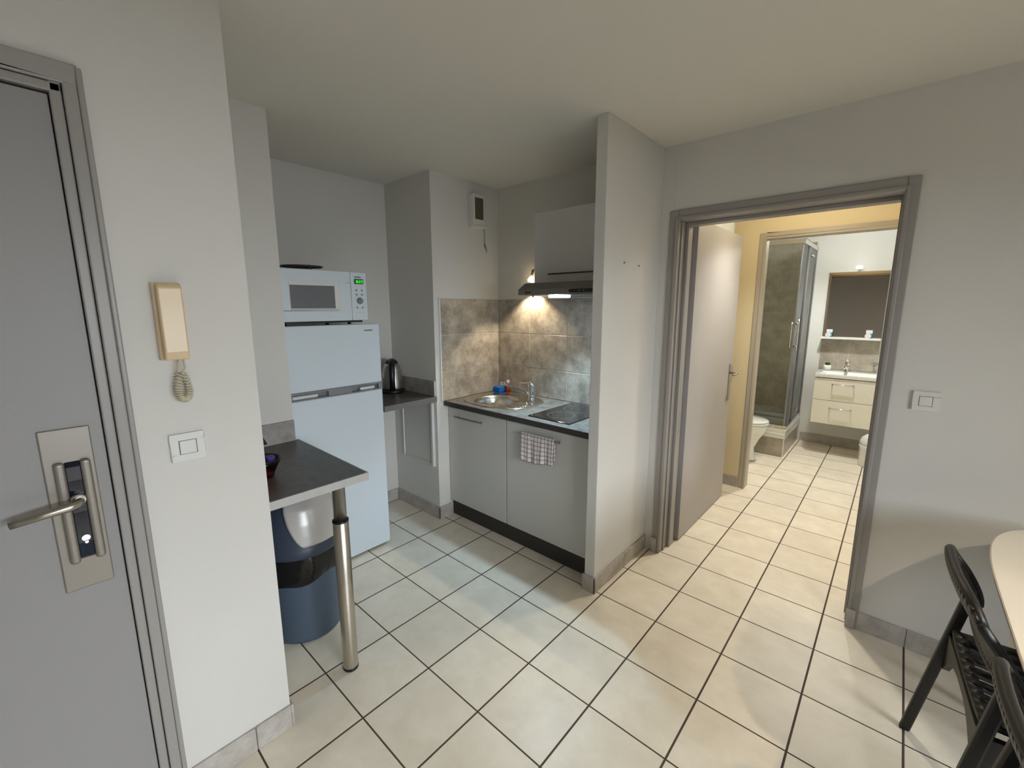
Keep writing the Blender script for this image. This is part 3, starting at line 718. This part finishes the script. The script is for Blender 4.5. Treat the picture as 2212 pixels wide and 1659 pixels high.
mb = MB(); mb.prism([(-2.05, 5.31), (-1.99, 5.325), (-1.34, 5.325), (-1.34, 5.265), (-1.99, 5.265), (-2.05, 5.275)], 1, 2.322, 2.332); cpn = mb.build('switch_panel', 'black', hd)
for k in range(2): mb = MB(); mb.tube([(-1.82+k*.09, 2.316, 5.295), (-1.82+k*.09, 2.324, 5.295)], .008, 8); mb.build('indicator', 'whiteplastic', cpn)
mb = MB(); mb.box(-2.93, -2.905, 2.38, 2.41, 5.195, 5.236); mb.build('filter_latch', 'black', hd)
text('maker_lettering', 'Amica', .062, (-3.07, 2.328, 5.268), (1, 0, 0), (0, 0, 1), 'black', hd)

t = empty('spot_lamp', (-4.08, 3.9, 5.55)); tag(t, 'small lit bulb lamp on the wall left of the wall cabinet', 'lamp')
mb = MB(); mb.tube([(-4.06, 3.92, 5.86), (-4.06, 3.80, 5.85), (-4.07, 3.76, 5.81)], .018, 10); mb.tube([(-4.05, 3.77, 5.84), (-4.085, 3.76, 5.70)], [.032, .03], 14); mb.build('lamp_stem', 'satin', t)
mb = MB(); mb.tube([(-4.083, 3.76, 5.70), (-4.09, 3.755, 5.66), (-4.10, 3.75, 5.61), (-4.108, 3.745, 5.575)], [.03, .055, .075, .055], 20); mb.build('bulb', 'bulb', t)

t = empty('wall_vent', (-5.25, 3.15, 6.85)); tag(t, 'white ventilation box with grille and pull cord high on the kitchenette wall', 'vent')
box(-5.32, -5.13, 2.95, 3.30, 6.86, 7.56).build('vent_housing', 'whiteplastic', t, bevel=.02)
mb = MB(); mb.box(-5.13, -5.127, 2.99, 3.25, 7.0, 7.47, 1)
for k in range(9): mb.box(-5.13, -5.115, 2.995+k*.029, 2.995+k*.029+.012, 7.0, 7.47, 0)
mb.build('vent_grille', [plain('grimy grille', (108, 104, 84), .6), 'kick'], t)
mb = MB(); mb.box(-5.32, -5.11, 2.96, 3.34, 6.83, 6.86); mb.build('bottom_lip', 'whiteplastic', t, bevel=.006)
mb = MB(); mb.tube([(-5.29, 3.44, 6.84), (-5.29, 3.45, 6.65), (-5.285, 3.44, 6.52)], .006, 6); mb.tube([(-5.285, 3.44, 6.54), (-5.285, 3.445, 6.47), (-5.285, 3.47, 6.42), (-5.285, 3.50, 6.38), (-5.285, 3.505, 6.30)], [.006, .018, .014, .01, .004], 8); mb.build('pull_cord', plain('dirty cord', (120, 114, 96), .8), t)

for (y, z) in ((2.575, 5.735), (3.10, 5.72)):
    mb = MB(); mb.tube([(-1.12, y, z), (-1.09, y, z)], .014, 8)
    o = mb.build('wall_screw', 'satin', loc=(-1.12, y, z)); tag(o, 'small screw in the partition wall, ' + ('left of the pair' if y < 3 else 'right of the pair, nearer the doorway'), 'screw', 'screws in the partition wall')

# ------------------------------------------------------------------ hall door, standing open
t = empty('door_2', (-.73, 4.66, 0)); struct(t, 'pale grey hall door standing open into the hall')
lf = box(-.79, -.67, 4.66, 7.67, .025, 6.68).build('door_leaf', 'leaf', t, bevel=.006)
for z in (6.1, 3.4, .75):
    mb = MB(); mb.tube([(-.80, 4.63, z-.13), (-.80, 4.63, z+.13)], .024, 12); mb.box(-.80, -.77, 4.63, 4.662, z-.12, z+.12); mb.build('hinge', 'satin', lf)
box(-.67, -.655, 7.40, 7.53, 2.66, 3.60).build('handle_plate', 'satin', lf, bevel=.008)
mb = MB(); mb.tube([(-.66, 7.465, 3.37), (-.52, 7.465, 3.37), (-.48, 7.44, 3.37), (-.48, 7.12, 3.365)], .026, 14); mb.build('lever_handle', 'satin', lf)
mb = MB(); mb.box(-.80, -.66, 7.665, 7.678, 3.1, 3.5); mb.build('latch_plate', 'satin', lf)

# water heater seen above the door
t = empty('water_heater', (-1.55, 7.6, 5.3)); tag(t, 'white rounded water heater on the hall wall above the open door', 'water heater')
hx, hy = -1.60, 7.75
mb = MB(); mb.lathe(hx, hy, [(.55, 4.4), (.66, 4.5), (.68, 4.6), (.68, 7.0), (.66, 7.10), (.58, 7.18), (.4, 7.24), (.05, 7.26)], 48); mb.build('tank', 'whitegoods', t)
for z in (4.9, 6.6): box(-2.6, hx, hy-.15, hy+.15, z, z+.2).build('wall_bracket', 'greyplastic', t)

# ------------------------------------------------------------------ bathroom
# shower wall tiles (landscape tiles)
tiles('wall_tiles_shower_back', 'btile', 'y', 14.88, [-2.6, -1.22, -.10], [.9, 1.44, 2.30, 3.12, 3.96, 4.77, 5.62, 6.45, 7.27], -1, label='brown grey shower tiles on the back wall')
tiles('wall_tiles_shower_side', 'btile', 'x', -2.6, [12.2, 13.5, 14.84], [.9, 1.44, 2.30, 3.12, 3.96, 4.77, 5.62, 6.45, 7.27], 1)
tiles('wall_tiles_basin', 'btile', 'y', 14.88, [.335, 1.155, 1.975], [2.80, 3.93], -1, label='grey tiles between vanity and mirror shelf')
SX1, SY0 = -.06, 12.2
t = empty('shower_enclosure', (-1.3, 13.5, 0)); tag(t, 'corner shower with glass doors on a raised white tray', 'shower')
mb = MB(); mb.box(-2.57, SX1-.02, SY0+.02, 14.85, 0, .62, 0); mb.build('tiled_plinth', 'btile', t)
box(SX1-.045, SX1-.012, SY0-.0, SY0+.02+.02, 0, .63).build('corner_bead', 'whiteplastic', t)
mb = MB(); mb.box(-2.57, SX1, SY0, 14.85, .625, .80)
mb.box(-2.57, SX1, SY0, SY0+.12, .8, .94); mb.box(SX1-.12, SX1, SY0+.12, 14.85, .8, .94); mb.box(-2.57, SX1-.12, 14.74, 14.85, .8, .94); mb.box(-2.57, -2.46, SY0+.12, 14.74, .8, .94)
mb.build('shower_tray', 'ceramic', t, bevel=.02, seg=3)
fx, fy = SX1-.05, SY0+.05
for z0, z1 in ((.94, 1.08), (6.95, 7.10)):
    mb = MB(); mb.box(-2.5, fx+.04, fy-.04, fy+.04, z0, z1); mb.box(fx-.04, fx+.04, fy+.04, 14.84, z0, z1)
    mb.build('track_rail', 'chrome', t, bevel=.012)
box(-2.57, -2.50, fy-.04, fy+.04, .94, 7.1).build('wall_profile', 'silver', t, bevel=.006); box(fx-.04, fx+.04, 14.76, 14.85, .94, 7.1).build('wall_profile', 'silver', t, bevel=.006)
mb = MB(); mb.box(-2.50, -1.35, fy-.01, fy+.006, 1.05, 6.97); mb.build('fixed_pane', 'glass', t)
mb = MB(); mb.box(fx-.006, fx+.01, 13.45, 14.78, 1.05, 6.97); mb.build('fixed_pane', 'glass', t)
g1 = MB().box(-1.40, fx-.03, fy+.02, fy+.034, 1.05, 6.97).build('glass_door', 'glass', t)
g2 = MB().box(fx-.034, fx-.02, fy+.03, 13.50, 1.05, 6.97).build('glass_door', 'glass', t)
for q in ((fx-.05, fx-.02, fy+.012, fy+.042), (-1.42, -1.39, fy+.012, fy+.042)): box(*q, 1.05, 6.97).build('door_edge', 'silver', g1)
for q in ((fx-.042, fx-.012, fy+.03, fy+.07), (fx-.045, fx-.01, 13.47, 13.52), (fx-.03, fx+.02, 13.42, 13.47)): box(*q, 1.05, 6.97).build('door_edge', 'silver', g2)
mb = MB(); hy_ = fy+.16
mb.tube([(fx+.06, hy_, 3.6), (fx+.06, hy_, 4.6)], .02, 10)
for z in (3.73, 4.46): mb.tube([(fx-.03, hy_, z), (fx+.07, hy_, z)], .022, 10)
mb.build('handle', 'chrome', g2)
mb = MB(); hx_ = fx-.09
mb.tube([(hx_, fy-.05, 3.7), (hx_, fy-.05, 4.5)], .014, 10)
for z in (3.73, 4.46): mb.tube([(hx_, fy+.03, z), (hx_, fy-.06, z)], .018, 10)
mb.build('handle', 'chrome', g1)
for z in (6.72, 1.35):
    for y in (13.9, 14.2): mb = MB(); mb.tube([(fx-.02, y, z), (fx+.05, y, z)], .03, 12); mb.build('roller', 'chrome', g2)

# toilet (faces +x)
tx, ty = -1.1, 11.25
t = empty('toilet', (tx, ty, 0)); tag(t, 'white ceramic toilet with closed lid beside the shower', 'toilet')
def egg(cx, cy, lx, ly, z, n_=40):
    out = []
    for k in range(n_):
        a = 2*PI*k/n_; c, s_ = math.cos(a), math.sin(a); lx2 = lx if c > 0 else lx*.85
        out.append((cx+lx2*(abs(c)**.95)*(1 if c > 0 else -1), cy+ly*s_, z))
    return out
mb = MB(); mb.loft([egg(-1.28, ty, .60, .33, 0), egg(-1.28, ty, .62, .34, .05), egg(-1.28, ty, .55, .28, .12), egg(-1.28, ty, .53, .27, .45), egg(-1.22, ty, .60, .36, .75), egg(-1.15, ty, .68, .50, 1.0), egg(-1.12, ty, .72, .57, 1.18), egg(-1.12, ty, .70, .56, 1.26)])
mb.build('bowl', 'ceramic', t)
mb = MB(); mb.loft([egg(-1.12, ty, .70, .56, 1.26), egg(-1.12, ty, .735, .585, 1.27), egg(-1.12, ty, .735, .585, 1.31), egg(-1.12, ty, .71, .56, 1.325)]); mb.build('seat', 'ceramic', t)
mb = MB(); mb.loft([egg(-1.12, ty, .70, .56, 1.328), egg(-1.12, ty, .73, .58, 1.34), egg(-1.12, ty, .73, .58, 1.37), egg(-1.12, ty, .68, .54, 1.395), egg(-1.12, ty, .3, .25, 1.41)]); mb.build('lid', 'ceramic', t)
box(-2.58, -1.85, ty-.62, ty+.62, 1.2, 2.55).build('cistern', 'ceramic', t, bevel=.06, seg=4)
box(-2.58, -1.7, ty-.3, ty+.3, 0, 1.24).build('bowl_back', 'ceramic', t, bevel=.06, seg=3)
mb = MB(); mb.loft([egg(-1.28, ty, .625, .345, 0.028), egg(-1.28, ty, .625, .345, .042)], cap=False); mb.build('foot_joint', 'kick', t)

# vanity
t = empty('vanity_unit', (1.45, 14.1, 1.1)); tag(t, 'cream wall-hung vanity with two drawers under the mirror', 'vanity')
VX0, VX1, VY = .43, 2.75, 13.44
box(VX0+.02, VX1-.02, VY+.05, 14.86, 1.10, 2.60).build('carcass', 'vanity', t)
for (z0, z1, hz) in ((1.90, 2.64, 2.46), (1.09, 1.885, 1.645)):
    dwr = box(VX0, VX1, VY, VY+.055, z0, z1).build('drawer', 'vanity', t, bevel=.008)
    hx0, hx1 = (.93, 1.49)
    mb = MB(); mb.tube([(hx0, VY, hz), (hx0, VY-.09, hz), (hx0+.02, VY-.1, hz), (hx1-.02, VY-.1, hz), (hx1, VY-.09, hz), (hx1, VY, hz)], .017, 8)
    for h in (hx0, hx1): mb.box(h-.025, h+.025, VY-.015, VY, hz-.025, hz+.025)
    mb.build('bar_handle', 'chrome', dwr)
box(VX0+.03, VX1-.03, VY+.04, 14.86, 2.62, 2.665).build('shadow_gap', 'kick', t)
t = empty('wash_basin', (1.45, 14.1, 2.66)); tag(t, 'white ceramic basin slab on top of the vanity', 'basin')
mb = MB(); bx0, bx1, by0, by1 = VX0-.01, VX1+.01, VY-.03, 14.86
o4 = [(bx0, by0), (bx1, by0), (bx1, by1), (bx0, by1)]; i4 = [(bx0+.12, by0+.09), (bx1-.12, by0+.09), (bx1-.12, 14.42), (bx0+.12, 14.42)]; b4 = [(bx0+.3, by0+.22), (bx1-.3, by0+.22), (bx1-.3, 14.3), (bx0+.3, 14.3)]
mb.loft([[(x, y, 2.665) for x, y in o4], [(x, y, 2.775) for x, y in o4], [(x, y, 2.775) for x, y in i4], [(x, y, 2.68) for x, y in b4]], smooth=False)
mb.build('basin_slab', 'ceramic', t, bevel=.012, seg=3)
mb = MB(); mb.tube([(1.20, by0+.20, 2.685), (1.20, by0+.2, 2.70)], .045, 16); mb.build('overflow_hole', 'satin', t)
t = empty('basin_tap', (1.18, 14.58, 2.775)); tag(t, 'chrome basin mixer tap in front of the grey bathroom tiles', 'tap')
mb = MB(); mb.lathe(1.18, 14.58, [(.10, 2.775), (.10, 2.79), (.06, 2.80), (.058, 3.0), (.07, 3.05), (.07, 3.10)], 24); mb.tube([(1.18, 14.58, 2.98), (1.17, 14.4, 2.99), (1.165, 14.25, 2.95), (1.165, 14.24, 2.90)], [.05, .048, .045, .045], 16); mb.build('tap_body', 'chrome', t)
mb = MB(); mb.tube([(1.18, 14.62, 3.10), (1.18, 14.55, 3.15), (1.18, 14.40, 3.19)], [.07, .055, .025], 16); mb.build('lever', 'chrome', t)
t = empty('succulent_pot', (.62, 14.62, 2.775)); tag(t, 'small succulent in a round white pot on the basin corner', 'plant')
mb = MB(); mb.lathe(.62, 14.62, [(.07, 2.775), (.11, 2.80), (.12, 2.88), (.105, 2.96), (.09, 2.96)], 24); mb.build('pot', 'ceramic', t)
mb = MB()
for k in range(14):
    a = k*2.4; r = .02+.05*(k/14); mb.tube([(.62, 14.62, 2.94), (.62+r*math.cos(a), 14.62+r*math.sin(a), 3.0), (.62+1.3*r*math.cos(a), 14.62+1.3*r*math.sin(a), 3.05)], [.02, .018, .003], 6)
mb.build('leaves', 'green', t)
# mirror with shelf and lamp
t = empty('bathroom_mirror', (1.15, 14.86, 3.93)); tag(t, 'large rectangular mirror with white shelf along its foot', 'mirror')
box(.345, 1.975, 14.835, 14.87, 3.95, 6.18).build('mirror_glass', 'mirror', t)
box(.32, 1.97, 14.52, 14.87, 3.885, 3.945).build('shelf', 'whiteplastic', t, bevel=.006)
box(.335, 1.98, 14.83, 14.88, 6.175, 6.20).build('top_strip', 'whiteplastic', t)
t = empty('mirror_lamp', (1.17, 14.7, 6.2)); tag(t, 'small bright lamp clipped on the mirror top edge', 'lamp')
mb = MB(); mb.tube([(1.17, 14.86, 6.20), (1.17, 14.80, 6.26), (1.17, 14.62, 6.30)], .02, 10); mb.build('lamp_arm', 'chrome', t)
mb = MB(); mb.lathe(1.17, 14.60, [(.02, 6.24), (.085, 6.26), (.10, 6.30), (.085, 6.34), (.02, 6.36)], 20); mb.build('lamp_head', 'mlamp', t)
for (x, lab, lab2) in ((.545, 'left', 'left'), (1.64, 'right', 'right')):
    t = empty('soap_carton', (x, 14.70, 3.945)); tag(t, f'blue and white carton at the {lab} end of the mirror shelf', 'box', 'cartons on the mirror shelf')
    box(x-.075, x+.095, 14.66, 14.74, 3.945, 4.11).build('carton_body', 'blue', t); box(x-.076, x+.096, 14.659, 14.741, 4.11, 4.215).build('carton_top', 'whiteplastic', t)
    mb = MB(); mb.tube([(x-.015, 14.60, 4.02), (x-.015, 14.635, 4.03)], .085, 24); o = mb.build('round_soap', 'ceramic', loc=(x-.015, 14.6, 3.945))
    mb = MB(); mb.tube([(x-.015, 14.598, 4.02), (x-.015, 14.602, 4.02)], .045, 20); mb.build('paper_seal', 'pink', o)
    tag(o, f'round white soap leaning on the {lab} carton of the mirror shelf', 'soap', 'round soaps on the mirror shelf')
mb = MB(); mb.tube([(1.98, 14.86, 3.09), (1.86, 14.80, 3.09), (1.84, 14.66, 3.085)], .025, 10); mb.tube([(2.02, 14.85, 3.09), (1.9, 14.7, 3.09), (1.80, 14.68, 3.085)], .018, 10)
o = mb.build('towel_hook', 'satin', loc=(1.98, 14.86, 3.09)); tag(o, 'small metal towel hook beside the basin tiles', 'hook')
# little white bin
t = empty('pedal_bin', (2.2, 13.12, 0)); tag(t, 'small white pedal bin on the floor by the vanity', 'bin')
mb = MB(); mb.lathe(2.22, 13.12, [(.33, 0), (.35, .02), (.375, .60), (.39, .62), (.39, .68), (.37, .70)], 40); mb.build('bin_body', 'ceramic', t)
mb = MB(); mb.lathe(2.22, 13.12, [(.385, .70), (.38, .80), (.33, .93), (.22, 1.02), (.02, 1.06)], 40); mb.build('lid', 'ceramic', t)

# ------------------------------------------------------------------ dining table and chairs
TCX, TCY, TA, TB, TN = 4.85, 1.08, 1.45, 2.52, 4.0
def sel(f, z, n_=120):
    out = []
    for k in range(n_):
        a = 2*PI*k/n_; c, s_ = math.cos(a), math.sin(a)
        out.append((TCX+(TA*f if f <= 1 else TA)*math.copysign(abs(c)**(2/TN), c), TCY+(TB*f)*math.copysign(abs(s_)**(2/TN), s_), z))
    return out
def selo(off, z, n_=120):
    out = []
    for k in range(n_):
        a = 2*PI*k/n_; c, s_ = math.cos(a), math.sin(a)
        out.append((TCX+(TA-off)*math.copysign(abs(c)**(2/TN), c), TCY+(TB-off)*math.copysign(abs(s_)**(2/TN), s_), z))
    return out
t = empty('dining_table', (TCX, TCY, 0)); tag(t, 'white dining table with rounded corners at the right edge', 'table')
mb = MB(); mb.loft([selo(.05, 2.345), selo(.0, 2.375), selo(.0, 2.393), selo(.01, 2.40)], smooth=False); mb.build('tabletop', 'table', t)
mb = MB(); mb.loft([selo(.07, 2.32), selo(.045, 2.345)], smooth=False); mb.build('edge_band', 'kick', t)
for sx in (-1, 1):
    for sy in (-1, 1):
        mb = MB(); mb.tube([(TCX+sx*.95, TCY+sy*1.75, 2.33), (TCX+sx*1.05, TCY+sy*2.0, 0)], [.09, .055], 16); mb.build('leg', 'table', t)

def make_chair(x, y, rz, label):
    """origin at the rear feet centre; +x towards the table"""
    t = empty('dining_chair', (0, 0, 0)); tag(t, label, 'chair', 'black dining chairs at the table')
    hw = .80
    def bar(p, q, w0, w1, d0, d1):
        p, q = Vector(p), Vector(q)
        r = [[(p.x+a*d0, p.y+b*w0, p.z) for a, b in ((-1, -1), (1, -1), (1, 1), (-1, 1))], [(q.x+a*d1, q.y+b*w1, q.z) for a, b in ((-1, -1), (1, -1), (1, 1), (-1, 1))]]
        return r
    for s_ in (-1, 1):
        mb = MB(); mb.loft(bar((0, s_*hw, 0), (.315, s_*.72, 1.98), .036, .036, .05, .05), smooth=False); mb.build('leg', 'chair', t, bevel=.02, seg=3)
        mb = MB(); mb.loft(bar((1.58, s_*.78, 0), (1.42, s_*.66, 1.42), .05, .07, .05, .07), smooth=False); mb.build('leg', 'chair', t, bevel=.02, seg=3)
    # seat shell
    mb = MB(); nx, ny = 14, 14; vs = []; mb.uv = []
    for i in range(nx+1):
        for j in range(ny+1):
            u, v = i/nx, -1+2*j/ny
            hwx = .70-.04*(1-u)
            X = .22+1.42*u; Z = 1.47+.05*abs(v)**2.5-.05*math.sin(u*PI)*(1-v*v)-(.06*(u-.85)/.15 if u > .85 else 0)
            vs.append((X, v*hwx, Z)); mb.uv.append((u*3.6, v*1.8))
    fs = [[i*(ny+1)+j, i*(ny+1)+j+1, (i+1)*(ny+1)+j+1, (i+1)*(ny+1)+j] for i in range(nx) for j in range(ny) if not (i in (1, 2, 3) and j in (3, 5, 7, 9, 11))]
    mb.add(vs, fs, 0, True); mb.build('seat', 'weave', t, solid=.05)
    # arches between the legs
    def arch(p0, p1, z0, drop, name='apron'):
        mb = MB(); rings = []; P0, P1 = Vector(p0), Vector(p1)
        for k in range(21):
            u = k/20; c = P0.lerp(P1, u); lowz = z0-.10-drop*(abs(2*u-1)**2.6)
            nrm = (P1-P0).cross(Vector((0, 0, 1))).normalized()*.03
            rings.append([(c.x-nrm.x, c.y-nrm.y, lowz), (c.x+nrm.x, c.y+nrm.y, lowz), (c.x+nrm.x, c.y+nrm.y, z0), (c.x-nrm.x, c.y-nrm.y, z0)])
        mb.loft(rings, smooth=False); return mb.build(name, 'chair', t)
    arch((.235, -.72, 0), (.235, .72, 0), 1.45, .35)
    arch((.24, -.71, 0), (1.44, -.68, 0), 1.45, .30); arch((.24, .71, 0), (1.44, .68, 0), 1.45, .30)
    # backrest: S profile, bowed in plan, rolled rim
    mb = MB(); nu, nv = 22, 18; vs = []; mb.uv = []
    prof_b = [(1.88, .33), (1.94, .325), (2.02, .30), (2.13, .25), (2.26, .18), (2.38, .115), (2.48, .07), (2.535, .06), (2.545, .08)]
    def pb(s_):
        q = s_*(len(prof_b)-1); i = min(int(q), len(prof_b)-2); f_ = q-i
        return prof_b[i][0]*(1-f_)+prof_b[i+1][0]*f_, prof_b[i][1]*(1-f_)+prof_b[i+1][1]*f_
    for i in range(nu+1):
        z, x_ = pb(i/nu)
        for j in range(nv+1):
            v = -1+2*j/nv; hwb = .70+.05*math.sin(i/nu*PI)-.0
            zc = z-.16*abs(v)**6*(i/nu)**2
            vs.append((x_-.05*(1-v*v)+.07*abs(v)**5*(1-abs(2*i/nu-1)*.3), v*hwb, zc)); mb.uv.append((v*3.6, i/nu*2.4))
    fs = [[i*(nv+1)+j, i*(nv+1)+j+1, (i+1)*(nv+1)+j+1, (i+1)*(nv+1)+j] for i in range(nu) for j in range(nv)]
    mb.add(vs, fs, 0, True); mb.build('backrest', 'weave', t, solid=.05)
    g = lambda i, j: vs[i*(nv+1)+j]
    rim = [g(i, 0) for i in range(nu+1)]+[g(nu, j) for j in range(1, nv+1)]+[g(i, nv) for i in range(nu-1, -1, -1)]
    mb = MB(); mb.tube(rim, .042, 10); mb.build('back_rim', 'chair', t)
    mb = MB(); mb.tube([g(0, j) for j in range(nv+1)], .035, 10); mb.build('lower_rail', 'chair', t)
    t.location = Vector((x, y, 0))*T; t.rotation_euler = (0, 0, rz); return t
make_chair(3.06, 1.46, math.radians(4), 'black plastic chair at the table, the farther one near the wall')
make_chair(3.20, -.40, math.radians(3), 'black plastic chair at the table, the nearer one at the picture edge')

# pendant lamp over the far end of the room, out of frame
PX, PY, PZ = 5.4, .1, 5.82
t = empty('pendant_lamp', (PX, PY, H)); tag(t, 'pendant lamp with metal shade above the dining table', 'lamp')
mb = MB(); mb.lathe(PX, PY, [(.50, PZ-.52), (.50, PZ-.50), (.42, PZ+.0), (.16, PZ+.25), (.05, PZ+.28)], 40, cap=False); mb.build('lamp_shade', 'chair', t, solid=.02)
mb = MB(); mb.tube([(PX, PY, PZ+.36), (PX, PY, H)], .012, 8); mb.build('flex', 'black', t)
mb = MB(); mb.lathe(PX, PY, [(.02, PZ-.08), (.08, PZ-.02), (.09, PZ+.05), (.05, PZ+.15), (.04, PZ+.36)], 20); mb.build('bulb', 'bulb', t)
t = empty('hall_lamp', (.69, 6.43, H)); tag(t, 'round ceiling lamp in the hall', 'lamp')
mb = MB(); mb.lathe(.69, 6.43, [(.02, H-.36), (.2, H-.33), (.32, H-.22), (.36, H-.08), (.34, H-.03)], 32); mb.build('glass_globe', 'hlamp', t)
mb = MB(); mb.lathe(.69, 6.43, [(.38, H-.05), (.38, H)], 32); mb.build('ceiling_plate', 'whiteplastic', t)

# window on the far side
t = empty('window_1', (9.1, -2.1, .15)); struct(t)
mb = MB()
for y0, y1 in ((-5.2, -5.0), (-2.2, -2.0), (.8, 1.0)): mb.box(9.0, 9.15, y0, y1, .15, 5.6)
mb.box(9.0, 9.15, -5.0, .8, .15, .35); mb.box(9.0, 9.15, -5.0, .8, 5.4, 5.6); mb.build('window_frame', 'whiteplastic', t)
MB().box(9.07, 9.08, -5.0, .8, .35, 5.4).build('window_pane', 'glass', t)

# ------------------------------------------------------------------ lights
def light(name, kind, loc, energy, color, **kw):
    l = bpy.data.lights.new(name, kind); l.energy = energy; l.color = color
    for k, v in kw.items(): setattr(l, k, v)
    o = bpy.data.objects.new(name, l); COL.objects.link(o); o.location = Vector(loc)*T; return o
WARM = (1.0, .74, .42); NEUT = (1.0, .93, .80); COOL = (.62, .80, 1.0)
o = light('daylight', 'AREA', (13.5, -2.1, 8.0), 640, (.92, .945, 1.0), shape='RECTANGLE', size=8*T, size_y=11*T)
o.rotation_euler = (0, math.radians(75), 0)
light('hall_light', 'SPOT', (.69, 6.43, H-.42), 62, (1, .955, .84), shadow_soft_size=.05, spot_size=math.radians(116), spot_blend=1.0)
light('pendant_light', 'POINT', (PX, PY, PZ-.12), 29, (1, .83, .60), shadow_soft_size=.02)
light('hood_light', 'SPOT', (-2.46, 2.64, 5.17), 42, (.54, .80, 1.0), shadow_soft_size=.03, spot_size=math.radians(104), spot_blend=.6)
light('bulb_light', 'SPOT', (-4.115, 3.62, 5.50), 15, (1, .84, .6), shadow_soft_size=.012, spot_size=math.radians(110), spot_blend=.4)
light('mirror_light', 'POINT', (1.17, 14.42, 6.32), .06, NEUT, shadow_soft_size=.03)
light('bathroom_light', 'SPOT', (.9, 12.2, H-.35), 60, (1, .98, .93), shadow_soft_size=.05, spot_size=math.radians(130), spot_blend=.8)
light('bathroom_glow', 'POINT', (.9, 12.2, H-.4), 13, (1, .98, .92), shadow_soft_size=.08)
light('hall_glow', 'POINT', (.69, 6.43, H-.45), 9, (1, .90, .66), shadow_soft_size=.09)
t = empty('bathroom_lamp', (.9, 12.2, H)); tag(t, 'round ceiling lamp in the bathroom', 'lamp')
mb = MB(); mb.lathe(.9, 12.2, [(.02, H-.26), (.2, H-.24), (.28, H-.16), (.3, H-.06)], 32); mb.build('glass_globe', 'mlamp2', t)
mb = MB(); mb.lathe(.9, 12.2, [(.32, H-.06), (.32, H)], 32); mb.build('ceiling_plate', 'whiteplastic', t)

wd = bpy.data.worlds.new('World'); sc.world = wd; wd.use_nodes = True
wd.node_tree.nodes['Background'].inputs[0].default_value = (.55, .7, 1, 1); wd.node_tree.nodes['Background'].inputs[1].default_value = .6

# ------------------------------------------------------------------ camera
cam = bpy.data.cameras.new('camera'); co = bpy.data.objects.new('camera', cam); COL.objects.link(co); sc.camera = co
CX, CY, CH, yaw, pitch, roll, fpx, ppx, ppy = (2.454955, -4.173432, 5.022387, -0.726085, 0.168124, -0.000675, 935.3342, 7.1550, -9.1374)
cy_, sy_, cp_, sp_, cr_, sr_ = math.cos(yaw), math.sin(yaw), math.cos(pitch), math.sin(pitch), math.cos(roll), math.sin(roll)
fw = Vector((sy_*cp_, cy_*cp_, -sp_)); r_ = Vector((cy_, -sy_, 0)); u_ = r_.cross(fw)
r2 = r_*cr_+u_*sr_; u2 = -r_*sr_+u_*cr_
mt = Matrix((r2, u2, -fw)).transposed().to_4x4(); mt.translation = Vector((CX, CY, CH))*T
co.matrix_world = mt
cam.sensor_width = 36; cam.sensor_fit = 'HORIZONTAL'; cam.lens = fpx/2212*36
cam.shift_x = -ppx/2212; cam.shift_y = ppy/2212
cam.clip_start = .05; cam.clip_end = 60

# ------------------------------------------------------------------ view
vs_ = sc.view_settings; vs_.view_transform = 'Standard'; vs_.look = 'None'; vs_.gamma = 1; vs_.use_curve_mapping = False; vs_.exposure = 0.24
cy = sc.cycles
cy.use_denoising = True; cy.max_bounces = 10; cy.diffuse_bounces = 6; cy.glossy_bounces = 5; cy.transparent_max_bounces = 12
cy.sample_clamp_indirect = 6; cy.caustics_reflective = True; cy.blur_glossy = .3
